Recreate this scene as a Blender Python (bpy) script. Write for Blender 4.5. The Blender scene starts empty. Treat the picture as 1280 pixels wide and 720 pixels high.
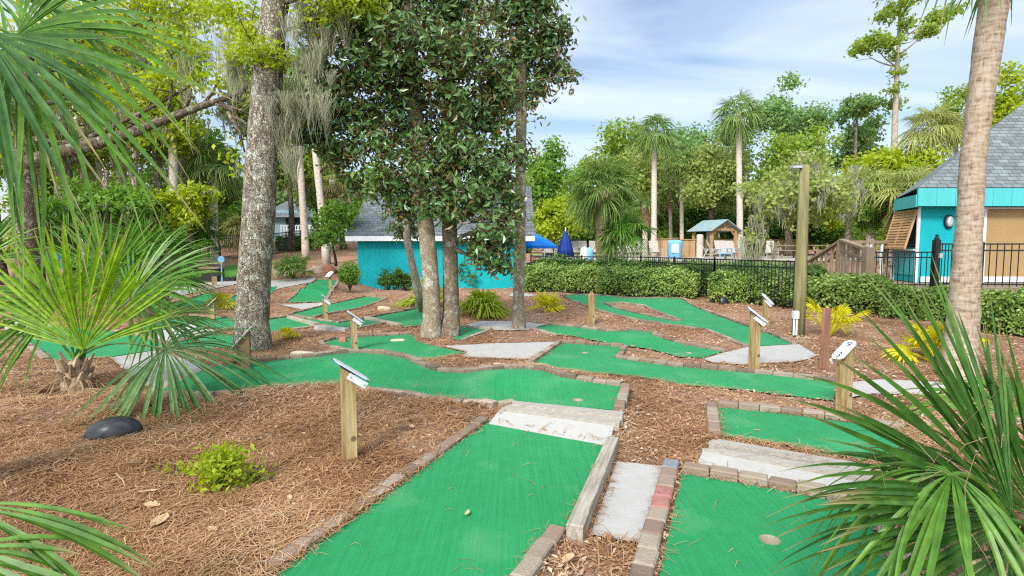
import bpy, math, random
import numpy as np
from mathutils import Vector, Matrix
from mathutils.geometry import delaunay_2d_cdt
R = math.radians
scene = bpy.context.scene
COL = scene.collection
rng = np.random.default_rng(7)
random.seed(7)

# ---------------------------------------------------------------- camera model
F, CX, CY, CH, PITCH = 700.0, 640.0, 360.0, 1.65, R(4.25)
def ray(px, py):
    u, v = (px - CX) / F, (CY - py) / F
    return np.array([u, math.cos(PITCH) + v * math.sin(PITCH), -math.sin(PITCH) + v * math.cos(PITCH)])
def P(px, py, Y):
    d = ray(px, py); t = Y / d[1]
    return np.array([d[0] * t, Y, CH + d[2] * t])
def sstep(a, b, x):
    t = np.clip((x - a) / (b - a), 0, 1); return t * t * (3 - 2 * t)
def hbase(x, y):
    x = np.asarray(x, float); y = np.asarray(y, float)
    l = np.interp(y, [0, 16.5, 22, 28, 45, 70, 900], [0, 0, .45, .95, 2.0, 2.4, 2.4])
    r = np.interp(y, [0, 21, 26, 27, 60, 900], [0, .05, .85, .9, 1.1, 1.6])
    m = np.interp(y, [0, 27, 40, 900], [0, 0, .9, 1.6])
    wl = sstep(-5.2, -7.0, x); wr = sstep(.2, 1.6, x)
    return l * wl + (1 - wl) * (r * wr + m * (1 - wr))
_T = np.concatenate([np.arange(1.2, 30, .02), np.arange(30, 120, .1)])
def G(px, py, dz=0.0):
    d = ray(px, py); t = _T / d[1]
    X, Y, Z = d[0] * t, _T, CH + d[2] * t
    k = np.nonzero(Z < hbase(X, Y) + dz)[0]
    i = k[0] if len(k) else len(_T) - 1
    return np.array([X[i], Y[i], hbase(X[i], Y[i]) + dz])
def gz(x, y): return float(hbase(x, y))

# ---------------------------------------------------------------- mesh builder
class MB:
    def __init__(s): s.v = []; s.f = []; s.n = 0; s.tip = []
    def add(s, v, f, tip=None):
        v = np.asarray(v, float).reshape(-1, 3)
        if isinstance(f, np.ndarray): s.f.append(f + s.n)
        else:
            for q in f: s.f.append(np.asarray([q]) + s.n)
        s.v.append(v); s.n += len(v); s.tip.append(np.zeros(len(v)) if tip is None else np.asarray(tip, float).ravel()); return s
    def box(s, c, size, rz=0.0, cham=0.0, M=None):
        hx, hy, hz = [a / 2 for a in size]
        if cham > 0:
            k = cham
            v = [(-hx,-hy,-hz),(hx,-hy,-hz),(hx,hy,-hz),(-hx,hy,-hz),(-hx,-hy,hz-k),(hx,-hy,hz-k),(hx,hy,hz-k),(-hx,hy,hz-k),
                 (-hx+k,-hy+k,hz),(hx-k,-hy+k,hz),(hx-k,hy-k,hz),(-hx+k,hy-k,hz)]
            f = np.array([(3,2,1,0),(0,1,5,4),(1,2,6,5),(2,3,7,6),(3,0,4,7),(4,5,9,8),(5,6,10,9),(6,7,11,10),(7,4,8,11),(8,9,10,11)])
        else:
            v = [(-hx,-hy,-hz),(hx,-hy,-hz),(hx,hy,-hz),(-hx,hy,-hz),(-hx,-hy,hz),(hx,-hy,hz),(hx,hy,hz),(-hx,hy,hz)]
            f = np.array([(3,2,1,0),(0,1,5,4),(1,2,6,5),(2,3,7,6),(3,0,4,7),(4,5,6,7)])
        v = np.array(v, float)
        if M is not None: v = v @ np.array(M).T
        elif rz:
            c_, s_ = math.cos(rz), math.sin(rz)
            v = v @ np.array([[c_, s_, 0], [-s_, c_, 0], [0, 0, 1]])
        return s.add(v + np.asarray(c, float), f)
    def bar(s, a, b, w, d=None, up=(0, 0, 1)):
        a = np.asarray(a, float); b = np.asarray(b, float); d = d or w
        t = b - a; L = np.linalg.norm(t); t = t / L
        up = np.asarray(up, float)
        if abs(t @ up) > .98: up = np.array([0, 1., 0])
        x = np.cross(up, t); x /= np.linalg.norm(x); z = np.cross(t, x)
        return s.box((a + b) / 2, (w, L, d), M=np.column_stack([x, t, z]))
    def tube(s, pts, rad, n=10, cap=True, jit=0.0, rg=None):
        pts = np.asarray(pts, float); m = len(pts)
        rad = np.full(m, rad) if np.isscalar(rad) else np.asarray(rad, float)
        tg = np.gradient(pts, axis=0); tg /= np.linalg.norm(tg, axis=1)[:, None] + 1e-9
        ref = np.array([0, 1., 0]) if abs(tg[0][2]) > .7 else np.array([0, 0, 1.])
        out = []
        x = np.cross(ref, tg[0]); x /= np.linalg.norm(x)
        th = np.arange(n) * 2 * math.pi / n
        for i in range(m):
            x = x - tg[i] * (x @ tg[i]); x /= np.linalg.norm(x) + 1e-9
            y = np.cross(tg[i], x)
            rr = rad[i] * np.ones(n)
            if jit and rg is not None: rr = rr * (1 + rg.normal(0, jit, n))
            out.append(pts[i] + np.outer(np.cos(th) * rr, x) + np.outer(np.sin(th) * rr, y))
        v = np.concatenate(out)
        i, j = np.meshgrid(np.arange(m - 1), np.arange(n), indexing='ij')
        a = i * n + j; b = i * n + (j + 1) % n
        f = np.stack([a, b, b + n, a + n], -1).reshape(-1, 4)
        s.add(v, f)
        if cap:
            base = s.n - len(v)
            s.f.append(np.array([list(range(base + n - 1, base - 1, -1))])); s.f.append(np.array([list(range(base + (m - 1) * n, base + m * n))]))
        return s
    def lathe(s, c, prof, n=16):
        th = np.arange(n) * 2 * math.pi / n; m = len(prof)
        v = np.concatenate([np.stack([r * np.cos(th), r * np.sin(th), np.full(n, z)], -1) for r, z in prof]) + np.asarray(c, float)
        i, j = np.meshgrid(np.arange(m - 1), np.arange(n), indexing='ij')
        a = i * n + j; b = i * n + (j + 1) % n
        return s.add(v, np.stack([a, b, b + n, a + n], -1).reshape(-1, 4))
    def prism(s, poly, z0, z1):
        n = len(poly); p = np.asarray(poly, float)
        if sum(p[i][0]*p[(i+1)%n][1]-p[(i+1)%n][0]*p[i][1] for i in range(n)) < 0: p = p[::-1]
        z0 = np.broadcast_to(z0, n); z1 = np.broadcast_to(z1, n)
        v = [(a[0], a[1], z) for a, z in zip(p, z0)] + [(a[0], a[1], z) for a, z in zip(p, z1)]
        return s.add(v, [list(range(n))[::-1], list(range(n, 2 * n))] + [[i, (i + 1) % n, n + (i + 1) % n, n + i] for i in range(n)])
    def build(s, name, mat, parent=None, smooth=False, loc=None):
        v = np.concatenate(s.v) if s.v else np.zeros((0, 3))
        if parent is not None: v = v - np.array(parent['_o'])
        me = bpy.data.meshes.new(name)
        me.vertices.add(len(v)); me.vertices.foreach_set('co', v.astype(np.float32).ravel())
        flat = np.concatenate([f.ravel() for f in s.f]).astype(np.int32)
        tot = np.concatenate([np.full(f.shape[0], f.shape[1], np.int32) for f in s.f])
        me.loops.add(len(flat)); me.loops.foreach_set('vertex_index', flat)
        me.polygons.add(len(tot)); me.polygons.foreach_set('loop_start', (np.cumsum(tot) - tot).astype(np.int32))
        me.update(calc_edges=True)
        me.polygons.foreach_set('use_smooth', np.full(len(tot), bool(smooth)))
        tp_ = np.concatenate(s.tip)
        if tp_.any():
            at_ = me.attributes.new('tip', 'FLOAT', 'POINT'); at_.data.foreach_set('value', tp_.astype(np.float32))
        me.materials.append(mat)
        me.validate()
        o = bpy.data.objects.new(name, me); COL.objects.link(o)
        if parent is not None: o.parent = parent; o['_o'] = list(parent['_o'])
        else: o['_o'] = [0, 0, 0]
        return o
def beam(name, a, b, w, d, mat, parent):
    """a timber with its grain along its own length"""
    a = np.asarray(a, float); b = np.asarray(b, float); t = b - a; L = np.linalg.norm(t); t /= L
    x = np.cross([0, 0, 1.], t); x /= -np.linalg.norm(x) * -1; z = np.cross(x, t) * 1.0
    if z[2] < 0: z = -z; x = -x
    o = MB().box((0, 0, 0), (w, L, d), cham=.006).build(name, M[mat]); c = (a + b) / 2 - np.array(parent['_o'])
    x = np.cross(t, z); o.parent = parent
    o.matrix_local = Matrix(((x[0], t[0], z[0], c[0]), (x[1], t[1], z[1], c[1]), (x[2], t[2], z[2], c[2]), (0, 0, 0, 1))); return o
def thing(name, loc, label, cat, group=None):
    o = bpy.data.objects.new(name, None); COL.objects.link(o)
    o.location = Vector([float(a) for a in loc]); o['_o'] = [float(a) for a in loc]
    o.empty_display_size = .1
    return tag(o, label, cat, group)
def tag(o, label, cat, group=None):
    o['label'] = label; o['category'] = cat
    if group: o['group'] = group
    return o
def struct(o): o['kind'] = 'structure'; return o
def stuff(o): o['kind'] = 'stuff'; return o
def kids(o): return [c for c in COL.objects if c.parent == o]
_children = {}
def copy_tree(o, loc, rz=0, sc=1.0, label=None, group=None):
    c = o.copy(); COL.objects.link(c); c.location = Vector([float(a) for a in loc]); c.rotation_euler = (0, 0, rz)
    c.scale = (sc, sc, sc) if np.isscalar(sc) else sc
    if label: c['label'] = label
    if group: c['group'] = group
    for ch in o.children:
        d = ch.copy(); COL.objects.link(d); d.parent = c
        for g in ch.children:
            e = g.copy(); COL.objects.link(e); e.parent = d
    return c

# ---------------------------------------------------------------- materials
def ramp(nt, stops, interp='LINEAR'):
    r = nt.nodes.new('ShaderNodeValToRGB'); e = r.color_ramp.elements; r.color_ramp.interpolation = interp
    while len(e) < len(stops): e.new(.5)
    for i, (p, c) in enumerate(stops): e[i].position = p; e[i].color = (*c, 1)
    return r
def nmat(name, cols, scale=5, rough=.7, bump=0., bscale=None, stretch=(1, 1, 1), detail=5, spec=.3, metal=0, island=0.0, fac=None):
    """noise driven colours; island = amount of per-piece variation"""
    m = bpy.data.materials.new(name); m.use_nodes = True; nt = m.node_tree; N = nt.nodes; L = nt.links
    b = N['Principled BSDF']; b.inputs['Roughness'].default_value = rough; b.inputs['Specular IOR Level'].default_value = spec
    b.inputs['Metallic'].default_value = metal
    tc = N.new('ShaderNodeTexCoord'); mp = N.new('ShaderNodeMapping'); mp.inputs['Scale'].default_value = stretch
    L.new(tc.outputs['Object'], mp.inputs['Vector'])
    nz = N.new('ShaderNodeTexNoise'); nz.inputs['Scale'].default_value = scale; nz.inputs['Detail'].default_value = detail; nz.inputs['Roughness'].default_value = .62
    L.new(mp.outputs[0], nz.inputs['Vector'])
    val = nz.outputs['Fac']
    if island > 0:
        g = N.new('ShaderNodeNewGeometry'); mx = N.new('ShaderNodeMix'); mx.inputs[0].default_value = island
        L.new(nz.outputs['Fac'], mx.inputs[2]); L.new(g.outputs['Random Per Island'], mx.inputs[3]); val = mx.outputs[0]
        lo, hi = (.0 + .3 * (1 - island), 1 - .3 * (1 - island))
    else: lo, hi = .3, .7
    k = len(cols)
    r = ramp(nt, [(lo + (hi - lo) * i / max(1, k - 1), c) for i, c in enumerate(cols)])
    L.new(val, r.inputs[0]); L.new(r.outputs[0], b.inputs['Base Color'])
    if bump:
        n2 = N.new('ShaderNodeTexNoise'); n2.inputs['Scale'].default_value = bscale or scale * 3; n2.inputs['Detail'].default_value = 6
        L.new(mp.outputs[0], n2.inputs['Vector'])
        bp = N.new('ShaderNodeBump'); bp.inputs['Strength'].default_value = bump; bp.inputs['Distance'].default_value = .02
        L.new(n2.outputs['Fac'], bp.inputs['Height']); L.new(bp.outputs[0], b.inputs['Normal'])
    return m
def leafmat(name, cols, rough=.55, trans=.3, spec=.3, back=None):
    m = bpy.data.materials.new(name); m.use_nodes = True; nt = m.node_tree; N = nt.nodes; L = nt.links
    b = N['Principled BSDF']; b.inputs['Roughness'].default_value = rough; b.inputs['Specular IOR Level'].default_value = spec
    g = N.new('ShaderNodeNewGeometry')
    k = len(cols); r = ramp(nt, [(i / (k - 1), c) for i, c in enumerate(cols)])
    # leaf-to-leaf variation plus slow drifts through the crown
    tc = N.new('ShaderNodeTexCoord'); nz = N.new('ShaderNodeTexNoise'); nz.inputs['Scale'].default_value = 1.1; nz.inputs['Detail'].default_value = 2
    L.new(tc.outputs['Object'], nz.inputs['Vector'])
    mr = N.new('ShaderNodeMapRange'); mr.inputs[1].default_value = .3; mr.inputs[2].default_value = .7; L.new(nz.outputs['Fac'], mr.inputs[0])
    mx = N.new('ShaderNodeMix'); mx.inputs[0].default_value = .45
    L.new(g.outputs['Random Per Island'], mx.inputs[2]); L.new(mr.outputs[0], mx.inputs[3])
    L.new(mx.outputs[0], r.inputs[0]); col = r.outputs[0]
    if back:
        rb = ramp(nt, [(0, back[0]), (1, back[1])]); L.new(g.outputs['Random Per Island'], rb.inputs[0])
        m2 = N.new('ShaderNodeMix'); m2.data_type = 'RGBA'; L.new(g.outputs['Backfacing'], m2.inputs[0]); L.new(col, m2.inputs[6]); L.new(rb.outputs[0], m2.inputs[7]); col = m2.outputs[2]
    if 'fan' in name:       # browned blade ends, as old leaves have
        at = N.new('ShaderNodeAttribute'); at.attribute_name = 'tip'; rt = ramp(nt, [(.80, (0, 0, 0)), (1.0, (.85, .85, .85))]); L.new(at.outputs['Fac'], rt.inputs[0])
        n9 = N.new('ShaderNodeTexNoise'); n9.inputs['Scale'].default_value = 16; n9.inputs['Detail'].default_value = 4; L.new(tc.outputs['Object'], n9.inputs['Vector'])
        r9 = ramp(nt, [(.35, (.72, .72, .6)), (.65, (1.22, 1.2, 1.1))]); L.new(n9.outputs[0], r9.inputs[0])
        m9 = N.new('ShaderNodeMix'); m9.data_type = 'RGBA'; m9.blend_type = 'MULTIPLY'; m9.inputs[0].default_value = 1; L.new(col, m9.inputs[6]); L.new(r9.outputs[0], m9.inputs[7])
        m8 = N.new('ShaderNodeMix'); m8.data_type = 'RGBA'; m8.inputs[7].default_value = (.34, .25, .12, 1); L.new(rt.outputs[0], m8.inputs[0]); L.new(m9.outputs[2], m8.inputs[6]); col = m8.outputs[2]
    L.new(col, b.inputs['Base Color'])
    t = N.new('ShaderNodeBsdfTranslucent'); hs = N.new('ShaderNodeHueSaturation'); hs.inputs['Value'].default_value = 1.3; hs.inputs['Saturation'].default_value = 1.1
    L.new(col, hs.inputs['Color']); L.new(hs.outputs[0], t.inputs['Color'])
    ms = N.new('ShaderNodeMixShader'); ms.inputs[0].default_value = trans
    L.new(b.outputs[0], ms.inputs[1]); L.new(t.outputs[0], ms.inputs[2]); L.new(ms.outputs[0], N['Material Output'].inputs['Surface'])
    return m

def carpet_mat():
    m = bpy.data.materials.new('turf_carpet'); m.use_nodes = True; nt = m.node_tree; N = nt.nodes; L = nt.links
    b = N['Principled BSDF']; b.inputs['Roughness'].default_value = .9; b.inputs['Specular IOR Level'].default_value = .15; b.inputs['Sheen Weight'].default_value = .10; b.inputs['Sheen Roughness'].default_value = .4; b.inputs['Sheen Tint'].default_value = (.75, 1, .85, 1)
    tc = N.new('ShaderNodeTexCoord')
    def noise(s, d, v): 
        n = N.new('ShaderNodeTexNoise'); n.inputs['Scale'].default_value = s; n.inputs['Detail'].default_value = d; L.new(v, n.inputs['Vector']); return n
    mp = N.new('ShaderNodeMapping'); mp.inputs['Rotation'].default_value = (0, 0, R(40)); mp.inputs['Scale'].default_value = (55, 1.2, 1); L.new(tc.outputs['Object'], mp.inputs[0])
    st = noise(1, 3, mp.outputs[0]); fine = noise(230, 3, tc.outputs['Object']); big = noise(.9, 4, tc.outputs['Object']); mid = noise(9, 5, tc.outputs['Object'])
    def math_(op, a, c):
        x = N.new('ShaderNodeMath'); x.operation = op
        for i, q in enumerate((a, c)):
            if isinstance(q, (int, float)): x.inputs[i].default_value = q
            else: L.new(q, x.inputs[i])
        return x.outputs[0]
    s = math_('ADD', math_('MULTIPLY', st.outputs[0], .62), math_('MULTIPLY', fine.outputs[0], .6))
    s = math_('ADD', s, math_('MULTIPLY', big.outputs[0], .5)); s = math_('ADD', s, math_('MULTIPLY', mid.outputs[0], .35))
    r = ramp(nt, [(.25, (.004, .115, .034)), (.45, (.008, .182, .055)), (.62, (.015, .24, .078)), (.85, (.045, .32, .125))])
    L.new(math_('MULTIPLY', s, .50), r.inputs[0])
    wear = noise(1.7, 8, tc.outputs['Object']); wr_ = ramp(nt, [(.56, (0, 0, 0)), (.72, (.42, .42, .42))]); L.new(wear.outputs[0], wr_.inputs[0])
    wm = N.new('ShaderNodeMix'); wm.data_type = 'RGBA'; wm.inputs[7].default_value = (.10, .27, .12, 1); L.new(wr_.outputs[0], wm.inputs[0]); L.new(r.outputs[0], wm.inputs[6])
    spot = noise(38, 2, tc.outputs['Object']); sr_ = ramp(nt, [(.70, (0, 0, 0)), (.76, (.5, .5, .5))]); L.new(spot.outputs[0], sr_.inputs[0])
    sm_ = N.new('ShaderNodeMix'); sm_.data_type = 'RGBA'; sm_.inputs[7].default_value = (.09, .15, .05, 1); L.new(sr_.outputs[0], sm_.inputs[0]); L.new(wm.outputs[2], sm_.inputs[6]); L.new(sm_.outputs[2], b.inputs['Base Color'])
    bp = N.new('ShaderNodeBump'); bp.inputs['Strength'].default_value = .55; bp.inputs['Distance'].default_value = .006
    L.new(math_('ADD', fine.outputs[0], math_('MULTIPLY', st.outputs[0], .6)), bp.inputs['Height']); L.new(bp.outputs[0], b.inputs['Normal'])
    return m

def ground_mat():
    m = bpy.data.materials.new('pine_mulch_ground'); m.use_nodes = True; nt = m.node_tree; N = nt.nodes; L = nt.links
    b = N['Principled BSDF']; b.inputs['Roughness'].default_value = .95; b.inputs['Specular IOR Level'].default_value = .1
    tc = N.new('ShaderNodeTexCoord')
    n1 = N.new('ShaderNodeTexNoise'); n1.inputs['Scale'].default_value = 26; n1.inputs['Detail'].default_value = 8; n1.inputs['Roughness'].default_value = .75; n1.inputs['Distortion'].default_value = 1.2
    n2 = N.new('ShaderNodeTexNoise'); n2.inputs['Scale'].default_value = .55; n2.inputs['Detail'].default_value = 5
    vo = N.new('ShaderNodeTexVoronoi'); vo.inputs['Scale'].default_value = 28
    for n in (n1, n2, vo): L.new(tc.outputs['Object'], n.inputs['Vector'])
    r1 = ramp(nt, [(.30, (.075, .037, .021)), (.44, (.24, .128, .074)), (.57, (.42, .26, .168)), (.72, (.62, .46, .34))])
    L.new(n1.outputs[0], r1.inputs[0])
    r2 = ramp(nt, [(.35, (.78, .74, .72)), (.55, (1, 1, 1)), (.72, (1.12, 1.12, 1.15))]); L.new(n2.outputs[0], r2.inputs[0])
    mx = N.new('ShaderNodeMix'); mx.data_type = 'RGBA'; mx.blend_type = 'MULTIPLY'; mx.inputs[0].default_value = 1
    L.new(r1.outputs[0], mx.inputs[6]); L.new(r2.outputs[0], mx.inputs[7])
    # sandy bare patches where the straw has been kicked away
    n5 = N.new('ShaderNodeTexNoise'); n5.inputs['Scale'].default_value = 1.3; n5.inputs['Detail'].default_value = 7; n5.inputs['Roughness'].default_value = .65; L.new(tc.outputs['Object'], n5.inputs['Vector'])
    r5 = ramp(nt, [(.60, (0, 0, 0)), (.70, (.75, .75, .75))]); L.new(n5.outputs[0], r5.inputs[0])
    m5 = N.new('ShaderNodeMix'); m5.data_type = 'RGBA'; m5.inputs[7].default_value = (.36, .30, .23, 1); L.new(r5.outputs[0], m5.inputs[0]); L.new(mx.outputs[2], m5.inputs[6]); mx = m5
    # pale flecks: bits of leaf and shell
    rf = ramp(nt, [(.93, (0, 0, 0)), (.96, (1, 1, 1))]); L.new(vo.outputs['Color'], rf.inputs[0])
    m3 = N.new('ShaderNodeMix'); m3.data_type = 'RGBA'; m3.inputs[7].default_value = (.5, .38, .27, 1)
    L.new(rf.outputs[0], m3.inputs[0]); L.new(mx.outputs[2], m3.inputs[6]); L.new(m3.outputs[2], b.inputs['Base Color'])
    bp = N.new('ShaderNodeBump'); bp.inputs['Strength'].default_value = .9; bp.inputs['Distance'].default_value = .03
    L.new(n1.outputs[0], bp.inputs['Height']); L.new(bp.outputs[0], b.inputs['Normal'])
    return m

def shingle_mat(name, c):
    m = bpy.data.materials.new(name); m.use_nodes = True; nt = m.node_tree; N = nt.nodes; L = nt.links
    b = N['Principled BSDF']; b.inputs['Roughness'].default_value = .9
    tc = N.new('ShaderNodeTexCoord'); sx = N.new('ShaderNodeSeparateXYZ'); cx = N.new('ShaderNodeCombineXYZ')
    L.new(tc.outputs['Object'], sx.inputs[0])
    ad = N.new('ShaderNodeMath'); ad.operation = 'MULTIPLY'; ad.inputs[1].default_value = 1.35; L.new(sx.outputs[2], ad.inputs[0])
    L.new(sx.outputs[0], cx.inputs[0]); L.new(ad.outputs[0], cx.inputs[1])
    bk = N.new('ShaderNodeTexBrick'); L.new(cx.outputs[0], bk.inputs['Vector'])
    bk.inputs['Scale'].default_value = 1; bk.inputs['Brick Width'].default_value = .3; bk.inputs['Row Height'].default_value = .15; bk.inputs['Mortar Size'].default_value = .012
    bk.inputs['Color1'].default_value = (*[a * .8 for a in c], 1); bk.inputs['Color2'].default_value = (*[a * 1.25 for a in c], 1); bk.inputs['Mortar'].default_value = (*[a * .45 for a in c], 1)
    nz = N.new('ShaderNodeTexNoise'); nz.inputs['Scale'].default_value = 3; nz.inputs['Detail'].default_value = 6; L.new(tc.outputs['Object'], nz.inputs[0])
    r = ramp(nt, [(.3, (.75, .75, .75)), (.7, (1.2, 1.2, 1.2))]); L.new(nz.outputs[0], r.inputs[0])
    mx = N.new('ShaderNodeMix'); mx.data_type = 'RGBA'; mx.blend_type = 'MULTIPLY'; mx.inputs[0].default_value = 1
    L.new(bk.outputs[0], mx.inputs[6]); L.new(r.outputs[0], mx.inputs[7]); L.new(mx.outputs[2], b.inputs['Base Color'])
    bp = N.new('ShaderNodeBump'); bp.inputs['Strength'].default_value = .6; bp.inputs['Distance'].default_value = .02; L.new(bk.outputs['Fac'], bp.inputs['Height']); bp.invert = True
    L.new(bp.outputs[0], b.inputs['Normal'])
    return m

def bark_mat(name, cols, vs=9, sz=.35, lichen=None, bump=1.0):
    m = bpy.data.materials.new(name); m.use_nodes = True; nt = m.node_tree; N = nt.nodes; L = nt.links
    b = N['Principled BSDF']; b.inputs['Roughness'].default_value = .95; b.inputs['Specular IOR Level'].default_value = .1
    tc = N.new('ShaderNodeTexCoord'); mp = N.new('ShaderNodeMapping'); mp.inputs['Scale'].default_value = (1, 1, sz); L.new(tc.outputs['Object'], mp.inputs[0])
    nd = N.new('ShaderNodeTexNoise'); nd.inputs['Scale'].default_value = 7; nd.inputs['Detail'].default_value = 4; L.new(tc.outputs['Object'], nd.inputs[0])
    va = N.new('ShaderNodeVectorMath'); va.operation = 'MULTIPLY_ADD'; va.inputs[1].default_value = (.3, .3, .3); L.new(nd.outputs['Color'], va.inputs[0]); L.new(mp.outputs[0], va.inputs[2])
    vo = N.new('ShaderNodeTexVoronoi'); vo.feature = 'DISTANCE_TO_EDGE'; vo.inputs['Scale'].default_value = vs; L.new(va.outputs[0], vo.inputs['Vector'])
    n1 = N.new('ShaderNodeTexNoise'); n1.inputs['Scale'].default_value = 20; n1.inputs['Detail'].default_value = 8; n1.inputs['Roughness'].default_value = .78; L.new(mp.outputs[0], n1.inputs[0])
    ml = N.new('ShaderNodeMapRange'); ml.inputs[1].default_value = 0; ml.inputs[1].default_value = -.12; ml.inputs[2].default_value = .22; L.new(vo.outputs['Distance'], ml.inputs[0])
    r1 = ramp(nt, [(.28, cols[0]), (.42, cols[1]), (.54, cols[2]), (.7, cols[3])]); L.new(n1.outputs[0], r1.inputs[0])
    mx = N.new('ShaderNodeMix'); mx.data_type = 'RGBA'; mx.inputs[6].default_value = (*cols[0], 1); L.new(ml.outputs[0], mx.inputs[0]); L.new(r1.outputs[0], mx.inputs[7]); out = mx.outputs[2]
    if lichen:
        n3 = N.new('ShaderNodeTexNoise'); n3.inputs['Scale'].default_value = 5; n3.inputs['Detail'].default_value = 7; n3.inputs['Roughness'].default_value = .7; L.new(tc.outputs['Object'], n3.inputs[0])
        r3 = ramp(nt, [(.52, (0, 0, 0)), (.6, (1, 1, 1))]); L.new(n3.outputs[0], r3.inputs[0])
        m4 = N.new('ShaderNodeMix'); m4.data_type = 'RGBA'; m4.inputs[7].default_value = (*lichen, 1); L.new(out, m4.inputs[6])
        mm = N.new('ShaderNodeMath'); mm.operation = 'MULTIPLY'; L.new(r3.outputs[0], mm.inputs[0]); L.new(ml.outputs[0], mm.inputs[1]); L.new(mm.outputs[0], m4.inputs[0]); out = m4.outputs[2]
    L.new(out, b.inputs['Base Color'])
    bp = N.new('ShaderNodeBump'); bp.inputs['Strength'].default_value = bump; bp.inputs['Distance'].default_value = .035
    sm = N.new('ShaderNodeMath'); L.new(ml.outputs[0], sm.inputs[0]); L.new(n1.outputs[0], sm.inputs[1]); L.new(sm.outputs[0], bp.inputs['Height']); L.new(bp.outputs[0], b.inputs['Normal'])
    return m
def palmbark_mat(name, cols, ring=26):
    m = bpy.data.materials.new(name); m.use_nodes = True; nt = m.node_tree; N = nt.nodes; L = nt.links
    b = N['Principled BSDF']; b.inputs['Roughness'].default_value = .95; b.inputs['Specular IOR Level'].default_value = .1
    tc = N.new('ShaderNodeTexCoord'); mp = N.new('ShaderNodeMapping'); mp.inputs['Scale'].default_value = (7, 7, ring); L.new(tc.outputs['Object'], mp.inputs[0])
    n0 = N.new('ShaderNodeTexNoise'); n0.inputs['Scale'].default_value = 1; n0.inputs['Detail'].default_value = 5; L.new(mp.outputs[0], n0.inputs[0])
    mp2 = N.new('ShaderNodeMapping'); mp2.inputs['Scale'].default_value = (34, 34, 9); L.new(tc.outputs['Object'], mp2.inputs[0])
    n1 = N.new('ShaderNodeTexNoise'); n1.inputs['Scale'].default_value = 1; n1.inputs['Detail'].default_value = 6; n1.inputs['Roughness'].default_value = .7; L.new(mp2.outputs[0], n1.inputs[0])
    ad = N.new('ShaderNodeMath'); L.new(n0.outputs[0], ad.inputs[0]); L.new(n1.outputs[0], ad.inputs[1])
    hf = N.new('ShaderNodeMath'); hf.operation = 'MULTIPLY'; hf.inputs[1].default_value = .5; L.new(ad.outputs[0], hf.inputs[0])
    r = ramp(nt, [(.34, cols[0]), (.42, cols[1]), (.52, cols[2]), (.66, cols[3])]); L.new(hf.outputs[0], r.inputs[0]); L.new(r.outputs[0], b.inputs['Base Color'])
    bp = N.new('ShaderNodeBump'); bp.inputs['Strength'].default_value = .8; bp.inputs['Distance'].default_value = .025; L.new(hf.outputs[0], bp.inputs['Height']); L.new(bp.outputs[0], b.inputs['Normal'])
    return m

M = {}
M['ground'] = ground_mat(); M['carpet'] = carpet_mat()
M['brick'] = nmat('edging_brick', [(.09, .065, .045), (.17, .125, .09), (.22, .15, .11), (.25, .195, .145), (.31, .26, .20)], 9, .9, .5, 60, island=.65)
M['redbrick'] = nmat('red_brick', [(.26, .105, .09), (.36, .17, .145)], 14, .9, .5, 60)
M['greybrick'] = nmat('grey_brick', [(.14, .15, .17), (.22, .23, .25)], 14, .9, .5, 60)
M['stonebrick'] = nmat('pale_edging', [(.2, .15, .105), (.29, .235, .175), (.36, .30, .24)], 9, .9, .5, 60, island=.6)
M['concrete'] = nmat('concrete', [(.325, .308, .278), (.355, .34, .312), (.37, .356, .33), (.395, .382, .358)], 6, .9, .25, 60, detail=10)
M['slab'] = nmat('pale_concrete', [(.355, .338, .305), (.375, .358, .328), (.385, .370, .34), (.40, .385, .355)], 7, .9, .25, 60, detail=10)
M['timber'] = nmat('weathered_timber', [(.19, .155, .115), (.32, .278, .22), (.42, .378, .315)], 3, .85, .5, 8, stretch=(14, 1, 6))
M['plank'] = nmat('weathered_plank', [(.27, .242, .2), (.325, .298, .254), (.37, .342, .298)], 3, .85, .5, 8, stretch=(1.2, 14, 8))
M['post'] = nmat('treated_post', [(.12, .075, .03), (.25, .17, .07), (.35, .26, .125), (.43, .35, .21)], 2.2, .8, .4, 6, stretch=(9, 9, .9))
_m = M['post']; _nt = _m.node_tree; _b = _nt.nodes['Principled BSDF']; _src = _b.inputs['Base Color'].links[0].from_socket      # knots
_tc = _nt.nodes.new('ShaderNodeTexCoord'); _vo = _nt.nodes.new('ShaderNodeTexVoronoi'); _vo.inputs['Scale'].default_value = 6; _nt.links.new(_tc.outputs['Object'], _vo.inputs['Vector'])
_r = ramp(_nt, [(.10, (.85, .85, .85)), (.17, (0, 0, 0))]); _nt.links.new(_vo.outputs['Distance'], _r.inputs[0])
_mx = _nt.nodes.new('ShaderNodeMix'); _mx.data_type = 'RGBA'; _mx.inputs[7].default_value = (.09, .05, .02, 1); _nt.links.new(_r.outputs[0], _mx.inputs[0]); _nt.links.new(_src, _mx.inputs[6]); _nt.links.new(_mx.outputs[2], _b.inputs['Base Color'])
M['postdark'] = nmat('brown_post', [(.14, .07, .04), (.24, .12, .075), (.3, .17, .11)], 2.2, .8, .3, 6, stretch=(9, 9, .9))
M['pole'] = nmat('mossy_pole', [(.10, .085, .045), (.19, .17, .075), (.28, .255, .125)], 1.8, .85, .5, 8, stretch=(9, 9, .6))
M['white'] = nmat('white_paint', [(.56, .57, .58), (.66, .66, .66)], 3, .45, 0)
M['blue'] = nmat('blue_edge', [(.02, .07, .25), (.03, .1, .34)], 4, .5)
M['black'] = nmat('black_plastic', [(.008, .008, .009), (.02, .02, .021)], 6, .32, .05, spec=.5)
M['iron'] = nmat('black_iron', [(.006, .006, .007), (.015, .015, .016)], 9, .45, spec=.4)
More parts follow.
